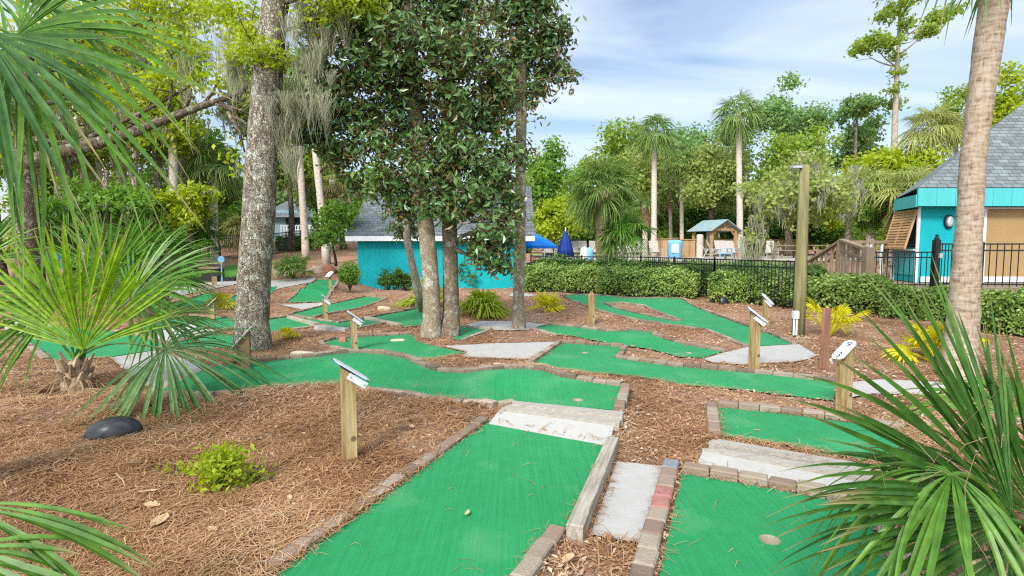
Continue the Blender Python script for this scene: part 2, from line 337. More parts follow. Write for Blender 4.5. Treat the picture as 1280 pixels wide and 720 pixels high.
M['ink'] = nmat('sign_ink', [(.01, .012, .02), (.015, .02, .03)], 4, .5)
M['steel'] = nmat('bare_metal', [(.4, .41, .42), (.55, .56, .57)], 8, .4, metal=.6)
M['teal'] = nmat('teal_wall', [(.0, .275, .31), (.002, .31, .345), (.004, .345, .375)], 2.0, .8, .35, 30)
M['tealtrim'] = nmat('teal_board', [(.055, .35, .355), (.065, .38, .385), (.075, .40, .40)], 2.5, .65, .1, 12, stretch=(1, 1, .3))
M['tan'] = nmat('tan_shutter', [(.28, .185, .08), (.33, .22, .10)], 1.5, .7)
M['slat'] = nmat('brown_louver', [(.24, .13, .05), (.38, .22, .10), (.46, .3, .15)], 4, .7, .2, island=.4)
M['roof'] = shingle_mat('grey_shingle', (.105, .12, .124))
M['roof2'] = shingle_mat('slate_shingle', (.13, .152, .153))
M['oakbark'] = bark_mat('oak_bark', [(.05, .038, .026), (.21, .17, .12), (.46, .41, .31), (.68, .65, .54)], 22, .30, (.56, .58, .48), 1.0)
M['greybark'] = bark_mat('mottled_bark', [(.17, .13, .085), (.24, .19, .125), (.34, .28, .19), (.43, .37, .27)], 26, .6, (.5, .49, .41), .45)
M['greybark2'] = bark_mat('dark_mottled_bark', [(.10, .075, .05), (.16, .125, .085), (.25, .2, .14), (.34, .29, .21)], 26, .6, (.44, .43, .35), .5)
M['brownbark'] = bark_mat('brown_bark', [(.04, .03, .022), (.10, .075, .05), (.19, .15, .10), (.27, .22, .16)], 12, .3, (.3, .32, .22), .8)
M['palebark'] = bark_mat('pale_bark', [(.2, .16, .11), (.33, .28, .2), (.45, .4, .31), (.55, .5, .41)], 8, .3, None, .4)
M['palm'] = palmbark_mat('palm_bark', [(.075, .05, .032), (.235, .175, .12), (.33, .265, .195), (.41, .35, .275)])
M['palmpale'] = palmbark_mat('pale_palm_bark', [(.24, .18, .13), (.42, .34, .27), (.53, .45, .38), (.6, .53, .46)], 14)
M['boot'] = nmat('palm_boots', [(.12, .08, .045), (.29, .21, .13), (.45, .36, .23)], 12, .95, .6, 30, island=.5)
M['dryfrond'] = leafmat('dry_frond', [(.16, .10, .045), (.3, .2, .10), (.4, .3, .17)], .8, .2)
M['fan'] = leafmat('fan_green', [(0.0473, 0.137, 0.0147), (0.0893, 0.21, 0.0231), (0.147, 0.284, 0.042)], .42, 0.35, .4)
M['fanblue'] = leafmat('fan_bluegreen', [(.025, .085, .018), (.06, .15, .035), (.17, .27, .11)], .45, .32, .3)
M['fandeep'] = leafmat('fan_deep_green', [(.018, .07, .010), (.045, .13, .018), (.12, .22, .045)], .42, .3, .4)
M['fanlime'] = leafmat('fan_lime', [(0.15, 0.29, 0.012), (0.22, 0.38, 0.02), (0.3, 0.46, 0.04)], .45, 0.45, .35)
M['fanfar'] = leafmat('fan_far', [(0.0891, 0.178, 0.0446), (0.178, 0.283, 0.0743), (0.356, 0.431, 0.164)], .55, 0.4)
M['fanpale'] = leafmat('fan_pale', [(0.18, 0.24, 0.06), (0.324, 0.36, 0.12), (0.48, 0.48, 0.204)], .55, 0.4)
M['yellow'] = leafmat('yellow_frond', [(.40, .40, .012), (.60, .56, .016), (.72, .66, .03)], .5, .35)
M['yellowgreen'] = leafmat('yellow_green_frond', [(.18, .29, .016), (.32, .42, .03), (.56, .54, .05)], .5, .35)
M['magnolia'] = leafmat('magnolia_leaf', [(.03, .085, .022), (.055, .13, .03), (.10, .185, .045), (.20, .24, .06)], .28, 0.15, .5, back=((.15, .085, .03), (.17, .19, .07)))
M['oakleaf'] = leafmat('oak_leaf', [(0.14, 0.224, 0.0308), (0.239, 0.336, 0.0491), (0.349, 0.435, 0.07)], .55, 0.5)
M['limeleaf'] = leafmat('lime_leaf', [(0.218, 0.299, 0.0184), (0.333, 0.414, 0.0287), (0.46, 0.494, 0.046)], .55, 0.5)
M['darkleaf'] = leafmat('dark_leaf', [(0.0486, 0.121, 0.0259), (0.0972, 0.194, 0.0421), (0.179, 0.276, 0.0648)], .5, 0.42)
M['midleaf'] = leafmat('mid_leaf', [(0.0862, 0.194, 0.0259), (0.166, 0.302, 0.0431), (0.259, 0.402, 0.0646)], .5, 0.48)
M['oliveleaf'] = leafmat('olive_leaf', [(0.196, 0.252, 0.0629), (0.308, 0.364, 0.098), (0.42, 0.463, 0.155)], .6, 0.48)
M['pineleaf'] = leafmat('blue_green_leaf', [(0.117, 0.218, 0.0702), (0.203, 0.328, 0.109), (0.312, 0.437, 0.156)], .6, 0.45)
M['hedge'] = leafmat('hedge_leaf', [(0.0822, 0.164, 0.0263), (0.181, 0.279, 0.0493), (0.394, 0.477, 0.131)], .4, 0.3, .4)
M['moss'] = leafmat('spanish_moss', [(0.23, 0.23, 0.149), (0.345, 0.345, 0.241), (0.437, 0.425, 0.31)], .9, 0.4)
M['hedgecore'] = nmat('hedge_dark_core', [(.02, .022, .01), (.04, .035, .018)], 20, .95)  # dark colour of the solid filler added inside each hedge
M['grass'] = leafmat('lawn_grass', [(.06, .2, .015), (.10, .27, .03), (.16, .33, .05)], .6, .3)
M['lawn'] = nmat('lawn', [(.05, .17, .015), (.09, .24, .03)], 9, .95, .6, 60)
M['drylawn'] = nmat('dry_lawn', [(.14, .2, .04), (.26, .29, .10)], 6, .95, .5, 60)
M['deck'] = nmat('pool_deck', [(.33, .29, .23), (.4, .36, .3)], 2.5, .9, .1)
M['wood'] = nmat('deck_wood', [(.13, .09, .055), (.23, .165, .11), (.32, .25, .17)], 4, .85, .3, 14, stretch=(3, 3, 1), island=.4)
M['cedar'] = nmat('cedar_wood', [(.24, .14, .06), (.37, .23, .11), (.44, .29, .15)], 4, .8, .2, 14, island=.4)
M['metalroof'] = nmat('metal_roof', [(.20, .29, .31), (.25, .34, .36)], 3, .5, 0, spec=.4)
M['canvasblue'] = nmat('blue_canvas', [(.0, .13, .55), (.0, .19, .65)], 3, .7)
M['canvasnavy'] = nmat('navy_canvas', [(.005, .022, .17), (.01, .04, .25)], 3, .7)
M['canvascyan'] = nmat('cyan_canvas', [(.01, .31, .5), (.02, .38, .58)], 3, .7)
M['bluepaint'] = nmat('light_blue_plastic', [(.12, .36, .58), (.2, .45, .68)], 3, .5)
M['chair'] = nmat('sling_chair', [(.30, .26, .22), (.4, .36, .31)], 6, .7)
M['rock'] = nmat('sandstone', [(.34, .24, .15), (.5, .39, .26), (.62, .53, .4)], 4, .9, .7, 14)
M['rockred'] = nmat('rust_stone', [(.34, .13, .07), (.45, .2, .12)], 6, .9, .7, 14)
M['needle'] = leafmat('pine_needle', [(.10, .046, .02), (.27, .132, .054), (.43, .24, .112), (.62, .42, .245)], .7, .1)
M['paleneedle'] = leafmat('pale_pine_needle', [(.27, .145, .06), (.42, .26, .125), (.58, .43, .26)], .7, .1)
M['litter'] = leafmat('dead_leaf_litter', [(.20, .11, .055), (.36, .23, .13), (.52, .38, .26), (.62, .53, .42)], .8, .12)
M['deadleaf'] = leafmat('dead_leaf', [(.38, .22, .10), (.5, .33, .18), (.56, .42, .28)], .6, .15)
M['tealhouse'] = nmat('blue_grey_siding', [(.16, .27, .30), (.2, .32, .35)], 3, .8)
M['glass'] = nmat('dark_glass', [(.015, .02, .025), (.03, .04, .045)], 3, .1, spec=.6)
M['cup'] = nmat('cup_shaded_beige', [(.22, .19, .135), (.30, .265, .2)], 12, .6)  # beige darkened in the colour itself, so the hole looks deeper
# ================================================================ COURSE
def inpoly(x, y, poly):
    x = np.asarray(x); y = np.asarray(y); r = np.zeros(x.shape, bool); n = len(poly)
    for i in range(n):
        x1, y1 = poly[i][:2]; x2, y2 = poly[(i + 1) % n][:2]
        c = ((y1 > y) != (y2 > y)) & (x < (x2 - x1) * (y - y1) / (y2 - y1 + 1e-12) + x1)
        r ^= c
    return r
def area2(p):
    return sum(p[i][0]*p[(i+1)%len(p)][1]-p[(i+1)%len(p)][0]*p[i][1] for i in range(len(p)))
SUNK = []       # (outer polygon, [island polygons]) where the mulch stops
def densify(p, s):
    out = []
    for i in range(len(p)):
        a, b = np.array(p[i][:2]), np.array(p[(i + 1) % len(p)][:2]); k = max(1, int(np.linalg.norm(b - a) / s))
        out += [a + (b - a) * j / k for j in range(k)]
    return out
class Green:
    def __init__(s, label, px, dz=.02, bumps=(), island=None, cups=(), grid=.22, mat='carpet'):
        s.pts = [G(a, b, dz) for a, b in px]; s.xy = [p[:2] for p in s.pts]; s.dz = dz
        s.bumps = [(G(a, b, dz)[:2], rx, ry, h) for a, b, rx, ry, h in bumps]
        c = np.mean(s.xy, 0)
        s.t = thing('putting_green', (c[0], c[1], gz(c[0], c[1])), label, 'putting green', 'miniature golf greens')
        isl = [G(a, b, dz)[:2] for a, b in island] if island else None
        cw = [G(a, b, dz)[:2] for a, b in cups]
        V = densify(s.xy, .3); n = len(V); E = [(i, (i + 1) % n) for i in range(n)]; FC = [list(range(n))]
        rem = []
        def addloop(L):
            k = len(V); V.extend(L); E.extend([(k + i, k + (i + 1) % len(L)) for i in range(len(L))]); rem.append(L)
        if isl: addloop(densify(isl, .3))
        for q in cw: addloop([q + .057 * np.array([math.cos(a), math.sin(a)]) for a in np.arange(14) * 2 * math.pi / 14])
        mn, mx_ = np.min(s.xy, 0), np.max(s.xy, 0)
        gx, gy = np.meshgrid(np.arange(mn[0], mx_[0], grid), np.arange(mn[1], mx_[1], grid)); gx = gx.ravel(); gy = gy.ravel()
        gx = gx + rng.uniform(-.03, .03, gx.shape)
        k = inpoly(gx, gy, s.xy)
        for L in rem:
            k &= ~inpoly(gx, gy, L); cc = np.mean(L, 0)
            if len(L) == 14: k &= np.hypot(gx - cc[0], gy - cc[1]) > .09
        V += [np.array(a) for a in zip(gx[k], gy[k])]
        ov, oe, of, *_ = delaunay_2d_cdt([Vector((float(a[0]), float(a[1]))) for a in V], E, FC, 1, 1e-5)
        ov = np.array([[a.x, a.y] for a in ov]); of = [list(f) for f in of]
        cen = np.array([ov[f].mean(0) for f in of]); keep = np.ones(len(of), bool)
        for L in rem: keep &= ~inpoly(cen[:, 0], cen[:, 1], L)
        of = [f for f, q in zip(of, keep) if q]
        mb = MB(); mb.add(np.column_stack([ov, s.z(ov[:, 0], ov[:, 1])]), of)
        mb.build('carpet', M[mat], s.t, smooth=True)
        for q in cw:
            z = float(s.z(q[0], q[1]))
            MB().lathe((q[0], q[1], z), [(.0575, -.001), (.0535, -.004), (.053, -.13)], 18).build('cup', M['cup'], s.t, smooth=True)
            MB().lathe((q[0], q[1], z), [(.053, -.085), (.001, -.084)], 18).build('cup_floor', M['ground'], s.t)
        SUNK.append((s.xy, isl, dz, dz < .09, s)); s.isl = isl
    def z(s, x, y):
        z = hbase(x, y) + s.dz
        for c, rx, ry, h in s.bumps: z = z + h * np.exp(-((x - c[0]) / rx) ** 2 - ((y - c[1]) / ry) ** 2)
        return z
    def border(s, i0, i1, h=.055, w=.1, L=.2, mat='brick', loop=None, out=True, base=-.12, name='brick_border'):
        if loop is None:
            n = len(s.xy); idx = [i0]
            while idx[-1] != i1 % n: idx.append((idx[-1] + 1) % n)
            pl = [np.array(s.xy[i]) for i in idx]; sg = 1 if area2(s.xy) > 0 else -1
        else:
            pl = [np.array(q) for q in loop] + [np.array(loop[0])]; sg = -1 if area2(loop) > 0 else 1
        mb = MB(); carry = 0.0
        for a, b in zip(pl[:-1], pl[1:]):
            d = b - a; ln = np.linalg.norm(d)
            if ln < 1e-4: continue
            d = d / ln; nr = np.array([d[1], -d[0]]) * sg; k = max(1, round(ln / L)); l = ln / k
            for j in range(k):
                c = a + d * (l * (j + .5)) + nr * (w / 2 + .004 + rng.normal(0, .004))
                z = float(s.z(c[0], c[1])); hh = h + rng.normal(0, .005)
                mb.box((c[0], c[1], z + (hh + base) / 2), (l - .009, w, hh - base), math.atan2(d[1], d[0]) + rng.normal(0, .018), cham=min(.009, w * .1))
        return mb.build(name, M[mat], s.t)

# --- A : the near tee on the left
gA = Green('near left green with long brick edging and a timber on its right',
    [(612,527),(757,555),(709,670),(687,664),(560,830),(150,880),(345,716)], dz=.03, grid=.15)
gA.border(6, 0, .03); gA.border(3, 4, .05, base=-.2); 
p, q = G(766,559,.03), G(718,676,.03)
beam('edge_timber', (p[0], p[1], .055), (q[0], q[1], .055), .095, .13, 'timber', gA.t)
# step up to B
tA = gA
# --- B : winding green
gB = Green('winding green with two humps and a scalloped brick edge, second from the front',
    [(262,459),(317,454),(345,451),(395,448),(420,443),(450,441),(480,444),(505,453),(520,460),(545,466),(580,470),(602,468.5),(630,463.5),(655,463),(680,468),(700,475),(740,479),(775,483.5),
     (768,513),(640,502),(622,505),(605,502),(580,501),(540,498),(510,491),(480,488),(430,484),(390,482),(345,486),(270,492),(194,491)],
    dz=.10, bumps=[(455,457,.9,.45,.10),(640,474,.6,.4,.09),(580,488,.5,.3,-.03)], cups=[(722,500)], grid=.16)
gB.border(1, 17, .05, L=.2, w=.09); gB.border(17, 18, .05, L=.2, base=-.2); gB.border(19, 30, .03, w=.08, mat='stonebrick')
def slab(name, corners, z0, z1, mat, parent):
    return MB().prism([c[:2] for c in corners], z0, z1).build(name, M[mat], parent)
def quad(ps, dz): return [G(a, b, dz) for a, b in ps]
def sink(px, dz, fl=False): SUNK.append(([G(a, b, dz)[:2] for a, b in px], None, dz, fl, None))
sink([(622,527),(646,504),(779,514),(761,552)], .03)
st = thing('step_ramp', (*G(690, 530)[:2], 0), 'pale concrete step with two planks leading up to the winding green', 'step')
slab('concrete_slab', quad([(611,526.5),(628,511),(769,529.5),(761,553)], .06), -.15, [.035,.085,.085,.035], 'slab', st)
slab('plank', quad([(628,509.5),(640,504.5),(778,519.5),(774,528.5)], .11), -.1, .105, 'plank', st)
slab('plank', quad([(640,504),(640,500.5),(779,513),(778,518.5)], .14), -.1, .135, 'plank', st)
# --- C : keyhole green
gC = Green('long keyhole shaped green with squared notch and left cup, beyond the winding green',
    [(703,429),(778,434),(768,448),(833,457),(920,465),(966,469),(1045,479),(1042,501),(981,494),(920,486.5),(861,482),(794,471),(711,464),(664,456)],
    cups=[(731,441)], grid=.2)
gC.border(13, 6, .045, w=.085); 
# --- D
gD = Green('green with a raised mound and brick kerb in the middle of the course',
    [(667,410),(686,406),(717,409),(767,416),(789,413),(817,416),(815,424),(903,440),(878,447),(850,446),(811,436),(733,427),(697,420)],
    bumps=[(772,423,.9,.4,.12)], cups=[(861,441)], grid=.22)
gD.border(1, 7, .04, L=.22, w=.08); gD.border(12, 0, .03, L=.25, w=.07, mat='stonebrick')
# --- F
gF = Green('kidney shaped green wrapping round the base of the magnolia trunks',
    [(405,428),(420,424),(450,421.5),(515,418),(522,427),(548,433),(582,440),(530,450),(490,447),(440,438),(407,432)], bumps=[(500,440,.9,.5,-.03)], grid=.25)
gF.border(8, 3, .04, L=.22, w=.08)
gF2 = Green('small green corner between the magnolia trunks and the concrete path', [(572,408.5),(612,412.5),(577,426),(566,424)], cups=[(583,415)])
gF2.border(0, 2, .04, L=.3, w=.07, mat='stonebrick')
# --- H
gH = Green('large green in front of the hedge with a leaf shaped mulch island',
    [(703,371),(720,369),(741,369),(775,373),(806,374),(835,373),(850,376),(860,381),(897,395),(936,409),(967,420),(990,430),(935,433),(915,425),(886,413.5),(860,409.5),(825,405),(795,400),(760,391),(742,386),(732,382),(719,377)],
    island=[(754,380),(781,380),(806,383),(825,391),(852,401),(844,401.5),(812,395.5),(787,390),(770,386)], bumps=[(725,372,1.2,.5,.06),(835,378,1.5,.8,.08)], grid=.3)
gH.border(0, 11, .035, L=.25, w=.075); gH.border(12, 0, .035, L=.25, w=.075); gH.border(0, 0, .04, L=.25, w=.075, loop=gH.isl)
# --- J1, J2
gJ = Green('short upper green on the right behind the concrete step, half hidden by palmetto', [(897,509),(976,517),(1089,532),(1130,540),(1127,577),(1077,575),(985,557),(901,546)], dz=.05, grid=.16)
gJ.border(0, 3, .055); gJ.border(7, 0, .055)
gJ2 = Green('near green on the right with white cup and multicoloured brick edging', [(852,593),(960,611),(1071,634),(1087,645),(1096,675),(1113,712),(1180,860),(760,900),(824,722)], dz=.03, cups=[(962,676)], grid=.12)
gJ2.border(0, 2, .055); gJ2.border(2, 6, .055)
# left column: two coloured bricks among the grey ones
pl = [G(840,580,.03), G(812,716,.03), G(770,860,.03)]
cols = ['greybrick','brick','brick','redbrick','redbrick','brick','brick','brick']
a, b = pl[0][:2], pl[2][:2]; d = (b - a) / np.linalg.norm(b - a)
mbs = {}
for j in range(int(np.linalg.norm(b - a) / .165)):
    c = a + d * (.165 * j + .08); k = cols[j] if j < len(cols) else 'brick'
    mbs.setdefault(k, MB()).box((c[0] - .005 + rng.normal(0, .004), c[1], .0), (.158, .11, .15), math.atan2(d[1], d[0]) + rng.normal(0, .03), cham=.01)
for k, mb in mbs.items():
    o = mb.build('brick_border', M[k], gJ2.t)
    if k == 'redbrick': o['label'] = 'two pinkish red bricks in the edging'
    if k == 'greybrick': o['label'] = 'blue grey brick at the end of the edging'
sink([(872,583),(889,554),(1084,586),(1073,626)], .03)
st = thing('step_ramp', (*G(980, 575)[:2], 0), 'pale concrete step with two planks on the right, partly under palmetto fronds', 'step')
slab('concrete_slab', quad([(870,582),(880,565),(1089,600),(1075,629)], .04), -.15, [.05,.07,.07,.05], 'slab', st)
slab('plank', quad([(878,557),(905,559),(1092,590),(1089,598)], .1), -.1, .09, 'plank', st)
slab('concrete_slab', quad([(886,552),(903,549.5),(1080,581),(1092,589)], .07), -.1, .075, 'slab', st)
slab('plank', quad([(886,549.5),(900,547),(1077,576.5),(1080,580)], .11), -.1, .105, 'plank', st)
# --- left group
gK = Green('green behind the big palmetto on the far left with worn brick edge', [(22,418),(66,408.5),(130,413),(168,419),(205,431),(196,437),(140,446),(75,452),(64,449)], grid=.25)
gK.border(8, 0, .04, L=.22); gK.border(2, 4, .04, L=.25)
gL = Green('narrow green with a pale concrete strip left of the oak', [(176,408),(236,395),(300,399),(328,399),(328,406),(270,412),(242,404),(182,416)], grid=.25)
gL.border(0, 3, .035, L=.25, w=.075)
gL2 = Green('small square green with a dark cup just left of the oak', [(211,432),(272,416.5),(303,420),(303,432),(262,436)], cups=[(247,426)], grid=.25)
gL2.border(0, 1, .035, L=.25, w=.075)
gM = Green('far left green beyond the second palm', [(206,381),(264,365),(274,371),(239,386),(208,387)], grid=.3); gM.border(0, 1, .035, L=.25, w=.075)
gM2 = Green('far green strip seen just left of the oak trunk', [(282,376),(303,366),(325,366),(322,382),(288,386)], grid=.3); gM2.border(0, 1, .035, L=.25, w=.075)
gM3 = Green('far putting strip seen just right of the oak trunk', [(337,358.5),(347,358),(338,368),(322,368)], grid=.3)
gG1 = Green('upper strip green running away towards the boulders with two shallow ridges', [(357,378),(397,349.5),(421,350.5),(402,377.5)], bumps=[(398,359,1,.25,.12),(390,366,1,.25,.12)], grid=.15)
gG1.border(0, 1, .035, L=.25, w=.075); gG1.border(2, 3, .04, L=.3, mat='stonebrick')
gG2 = Green('diagonal strip green pointing at the teal shed', [(361,394),(405,382.5),(457,371),(482,373.5),(447,386),(413,392),(390,397)], grid=.3)
gG2.border(0, 3, .035, L=.25, w=.075); gG2.border(3, 6, .035, L=.25, w=.075)
gG3 = Green('broad left green with a timber seam across it, right of the oak', [(335,400),(360,396),(397,405),(394,408),(355,414),(325,415)], grid=.3)
gG3.border(3, 4, .04, L=.3, mat='stonebrick'); gG3.border(0, 1, .035, L=.25, w=.075)
a, b = G(361,396.5,.05), G(396,405.5,.05); beam('seam_timber', a, b, .09, .07, 'timber', gG3.t)
gG4 = Green('long thin green reaching the leaning trunk below the shed', [(367,396),(397,400.5),(423,404),(460,398),(480,394),(519,386.5),(548,384),(548,406),(528,406.5),(505,409),(480,404.5),(447,410),(423,411),(399,406)], dz=.04, grid=.25)
gG4.border(0, 6, .035, L=.25, w=.075); gG4.border(10, 13, .035, L=.25, w=.075)
for pa, pb in (((458,397.6),(500,407)),):
    a, b = G(*pa, .06), G(*pb, .06); beam('seam_timber', a, b, .1, .08, 'timber', gG4.t)
a, b = G(396,413,0), G(434,417,0)
rw = MB().bar((a[0], a[1], .0), (b[0], b[1], .0), .12, .2).build('retaining_kerb', M['concrete']); tag(rw, 'low grey concrete retaining kerb below the long thin green', 'kerb')

# --- concrete paths
def path(px, dz=.012, name='path', mat='concrete'):
    pts = [G(a, b, dz) for a, b in px]
    V = densify([p[:2] for p in pts], .5); n = len(V)
    ov, oe, of, *_ = delaunay_2d_cdt([Vector((float(a[0]), float(a[1]))) for a in V], [(i, (i + 1) % n) for i in range(n)], [list(range(n))], 1, 1e-5)
    ov = np.array([[a.x, a.y] for a in ov])
    mb = MB(); mb.add(np.column_stack([ov, hbase(ov[:, 0], ov[:, 1]) + dz]), [list(f) for f in of])
    o = struct(mb.build(name, M[mat])); SUNK.append(([p[:2] for p in pts], None, dz, True, None)); return o
path([(553,432.5),(620,429),(697,427),(690,433),(660,449),(620,448),(577,446),(584,440)])
path([(577,407),(604,401),(640,401.5),(684,405),(665,410.5),(659,412),(640,413),(612,412.5)])
path([(880,449),(906,440.5),(936,433.5),(982,430.5),(999,430),(1022,444),(1013,448),(995,452),(929,456),(890,453)])
path([(771,577),(831,583),(806,681),(738,668)], .012)
path([(136,446),(196,437.5),(262,459),(240,470),(192,491)])
path([(6,401),(53,397),(66,408.5),(22,417.5),(5,412)])
path([(178,418),(242,404.5),(270,414),(206,431)])
path([(350,381),(402,378),(406,381.5),(377,387)])
path([(338,351),(396,346),(392,352),(347,361),(338,366)])
path([(204,361),(247,354),(296,351),(296,355),(250,364),(206,374)])
path([(1050,479),(1100,474),(1230,480),(1210,495),(1090,492),(1046,500)])
path([(640,366),(655,366.5),(672,369),(650,371.5),(636,370)])
# --- lawns
def sheet(px, dz, mat, name):
    return path(px, dz, name, mat)
POOLSIDE = [([(2.0,27.2),(14,27.2),(24,28),(24,40),(1.5,40)], .03, 'deck', 'pool_deck'), ([(1.3,21.8),(4.6,20.3),(6.3,17.2),(7.6,15),(9.0,17.5),(9,23.2),(13,24.5),(13,27.1),(1.8,27.1)], .02, 'drylawn', 'lawn'), ([(1.4,40.2),(22,40.2),(22,47),(1.4,47)], .04, 'drylawn', 'lawn')]
for q_, dz_, *_ in POOLSIDE: SUNK.append((q_, None, dz_, True, None))
sheet([(190,352),(225,338),(296,331),(330,331),(330,338),(262,352),(200,358)], .02, 'lawn', 'lawn')

# ---------------------------------------------------------------- the ground sheet
ys = [-8, -5, -3, -1.5, 0, .7, 1.2]; y = 1.5
while y < 700: ys.append(y); y += max(.045, .0125 * y ** 1.0 * (1 if y < 25 else y / 25))
ys = np.array(ys)
xs = [0.0]; x = 0.0
while x < 700: x += .055 if x < 4 else .055 * (x / 4) ** 1.35; xs.append(x)
xs = np.array([-a for a in xs[:0:-1]] + xs)
GX, GY = np.meshgrid(xs, ys)
Bxy = np.array(gB.xy)
def dist_poly(x, y, poly):
    d = np.full(x.shape, 1e9)
    for i in range(len(poly)):
        a = np.array(poly[i]); b = np.array(poly[(i + 1) % len(poly)]); ab = b - a
        t = np.clip(((x - a[0]) * ab[0] + (y - a[1]) * ab[1]) / (ab @ ab + 1e-9), 0, 1)
        d = np.minimum(d, np.hypot(x - a[0] - t * ab[0], y - a[1] - t * ab[1]))
    return d
_ph = rng.uniform(0, 6.28, 12)
def ground_z(x, y):
    x = np.asarray(x, float); y = np.asarray(y, float)
    z = hbase(x, y)
    lump = .022 * np.sin(1.7 * x + 2.1 * y + _ph[0]) + .018 * np.sin(-2.9 * x + 1.3 * y + _ph[1]) + .012 * np.sin(5.1 * x + 4.3 * y + _ph[2]) + .008 * np.sin(9 * x - 7 * y + _ph[3])
    z = z + lump * np.clip(y / 4, 0, 1) + .01
    near = (x > -8) & (x < 3) & (y < 12) & (y > 2)
    dB = np.where(near, dist_poly(x, y, gB.xy), 9)
    z = z + .085 * (1 - sstep(.15, .8, dB)) * (1 - sstep(1.0, 1.2, x))
    dA = np.where(near & (y < 6), dist_poly(x, y, gA.xy), 9)
    z = np.where(dA < .5, z * .5 + .5 * np.minimum(z, .05), z)
    # meet every green and slab edge flush, and dip out of sight beneath it
    for outer, isl, dz, flush, gr in SUNK:
        o = np.array([q[:2] for q in outer]); mn = o.min(0) - .5; mx = o.max(0) + .5
        k = (x > mn[0]) & (x < mx[0]) & (y > mn[1]) & (y < mx[1])
        if not k.any(): continue
        xx, yy, zz = x[k], y[k], z[k]; ins = inpoly(xx, yy, outer)
        d = dist_poly(xx, yy, outer)
        if isl is not None:
            i2 = inpoly(xx, yy, isl); d = np.minimum(d, dist_poly(xx, yy, isl)); ins &= ~i2
        tgt = (gr.z(xx, yy) if gr else hbase(xx, yy) + dz) - .008
        f = 1 - sstep(.02, .4, d)
        if flush: zz = np.where(ins, zz, zz + (tgt - zz) * f)
        zz = np.where(ins, tgt - .012 - .15 * sstep(.0, .22, d), zz); z[k] = zz
    return z
def in_sunk(x, y):
    k = np.zeros(np.shape(x), bool)
    for outer, isl, *_ in SUNK:
        q = inpoly(x, y, outer)
        if isl: q &= ~inpoly(x, y, isl)
        k |= q
    return k
GZ = ground_z(GX, GY)
ny, nx = GX.shape
i, j = np.meshgrid(np.arange(ny - 1), np.arange(nx - 1), indexing='ij'); a = i * nx + j
gmb = MB(); gmb.add(np.stack([GX, GY, GZ], -1).reshape(-1, 3), np.stack([a, a + 1, a + nx + 1, a + nx], -1).reshape(-1, 4))
struct(gmb.build('ground', M['ground'], smooth=True))
# mulch tray between timber and pad etc. is simply the ground sheet

# ---------------------------------------------------------------- pine straw, leaf litter (countless)
def strips(mb, p, yaw, L, W, bend, pitch, sec=2):
    n = len(p); d = np.stack([np.cos(yaw), np.sin(yaw), np.zeros(n)], -1); s = np.stack([-np.sin(yaw), np.cos(yaw), np.zeros(n)], -1)
    rows = []
    for k in range(sec + 1):
        t = k / sec - .5
        c = p + d * (L * t)[:, None] + s * (bend * L * (t * t * 4 - 1))[:, None]
        c[:, 2] += np.sin(pitch) * L * t + .012 * (1 - 4 * t * t)
        w = W * (1 if 0 < k < sec else .6)
        rows += [c - s * (w / 2)[:, None], c + s * (w / 2)[:, None]]
    v = np.stack(rows, 1); m = 2 * (sec + 1)
    f = np.array([[2 * k, 2 * k + 1, 2 * k + 3, 2 * k + 2] for k in range(sec)])
    mb.add(v.reshape(-1, 3), (np.arange(n)[:, None, None] * m + f[None]).reshape(-1, 4))
def scatter(n, y0, y1, spread=1.15):
    y = y0 * (y1 / y0) ** rng.random(n); x = rng.uniform(-spread, spread, n) * y
    k = ~in_sunk(x, y)
    return x[k], y[k]
mb = MB()
x, y = scatter(300000, 1.9, 19)
dens = .6 * np.sin(3.9 * x + 1.7 * y) + np.sin(1.3 * x + .8 * y + 1) + np.sin(2.3 * y - 1.1 * x) + rng.normal(0, .9, len(x)) + np.where(x < -.3, 1.2, -.5)
k = dens > -.3; x, y = x[k], y[k]; n = len(x)
flow = 1.2 * np.sin(.9 * x + 1.3 * y) + .9 * np.sin(2.2 * x - .7 * y)
strips(mb, np.stack([x, y, ground_z(x, y) + rng.uniform(.0, .035, n)], -1), flow + rng.normal(0, 1.3, n), rng.uniform(.07, .22, n), .0021 * (1 + .30 * y) * rng.uniform(.6, 1.5, n), rng.normal(0, .16, n), rng.normal(0, .12, n))
tag(stuff(mb.build('pine_straw', M['needle'])), 'loose brown pine straw covering the mulch beds', 'pine straw')
mb = MB(); x, y = scatter(30000, 1.9, 12); k = rng.random(len(x)) < .35 + .35 * np.sin(2.1 * x + 1.3) * np.sin(1.7 * y); x, y = x[k], y[k]; n = len(x)
strips(mb, np.stack([x, y, ground_z(x, y) + rng.uniform(.015, .045, n)], -1), rng.uniform(0, 6.28, n), rng.uniform(.09, .26, n), .0026 * (1 + .3 * y) * rng.uniform(.6, 1.4, n), rng.normal(0, .22, n), rng.normal(0, .15, n))
tag(stuff(mb.build('pine_straw', M['paleneedle'])), 'paler fresh pine needles lying over the brown straw', 'pine straw')
mb = MB()
x, y = scatter(80000, 2.0, 23)
k = rng.random(len(x)) < np.clip(.35 + .35 * (x > -.3) + .25 * (y > 6) + .3 * np.sin(1.9 * x + 1.1 * y), .08, 1); x, y = x[k], y[k]; n = len(x)
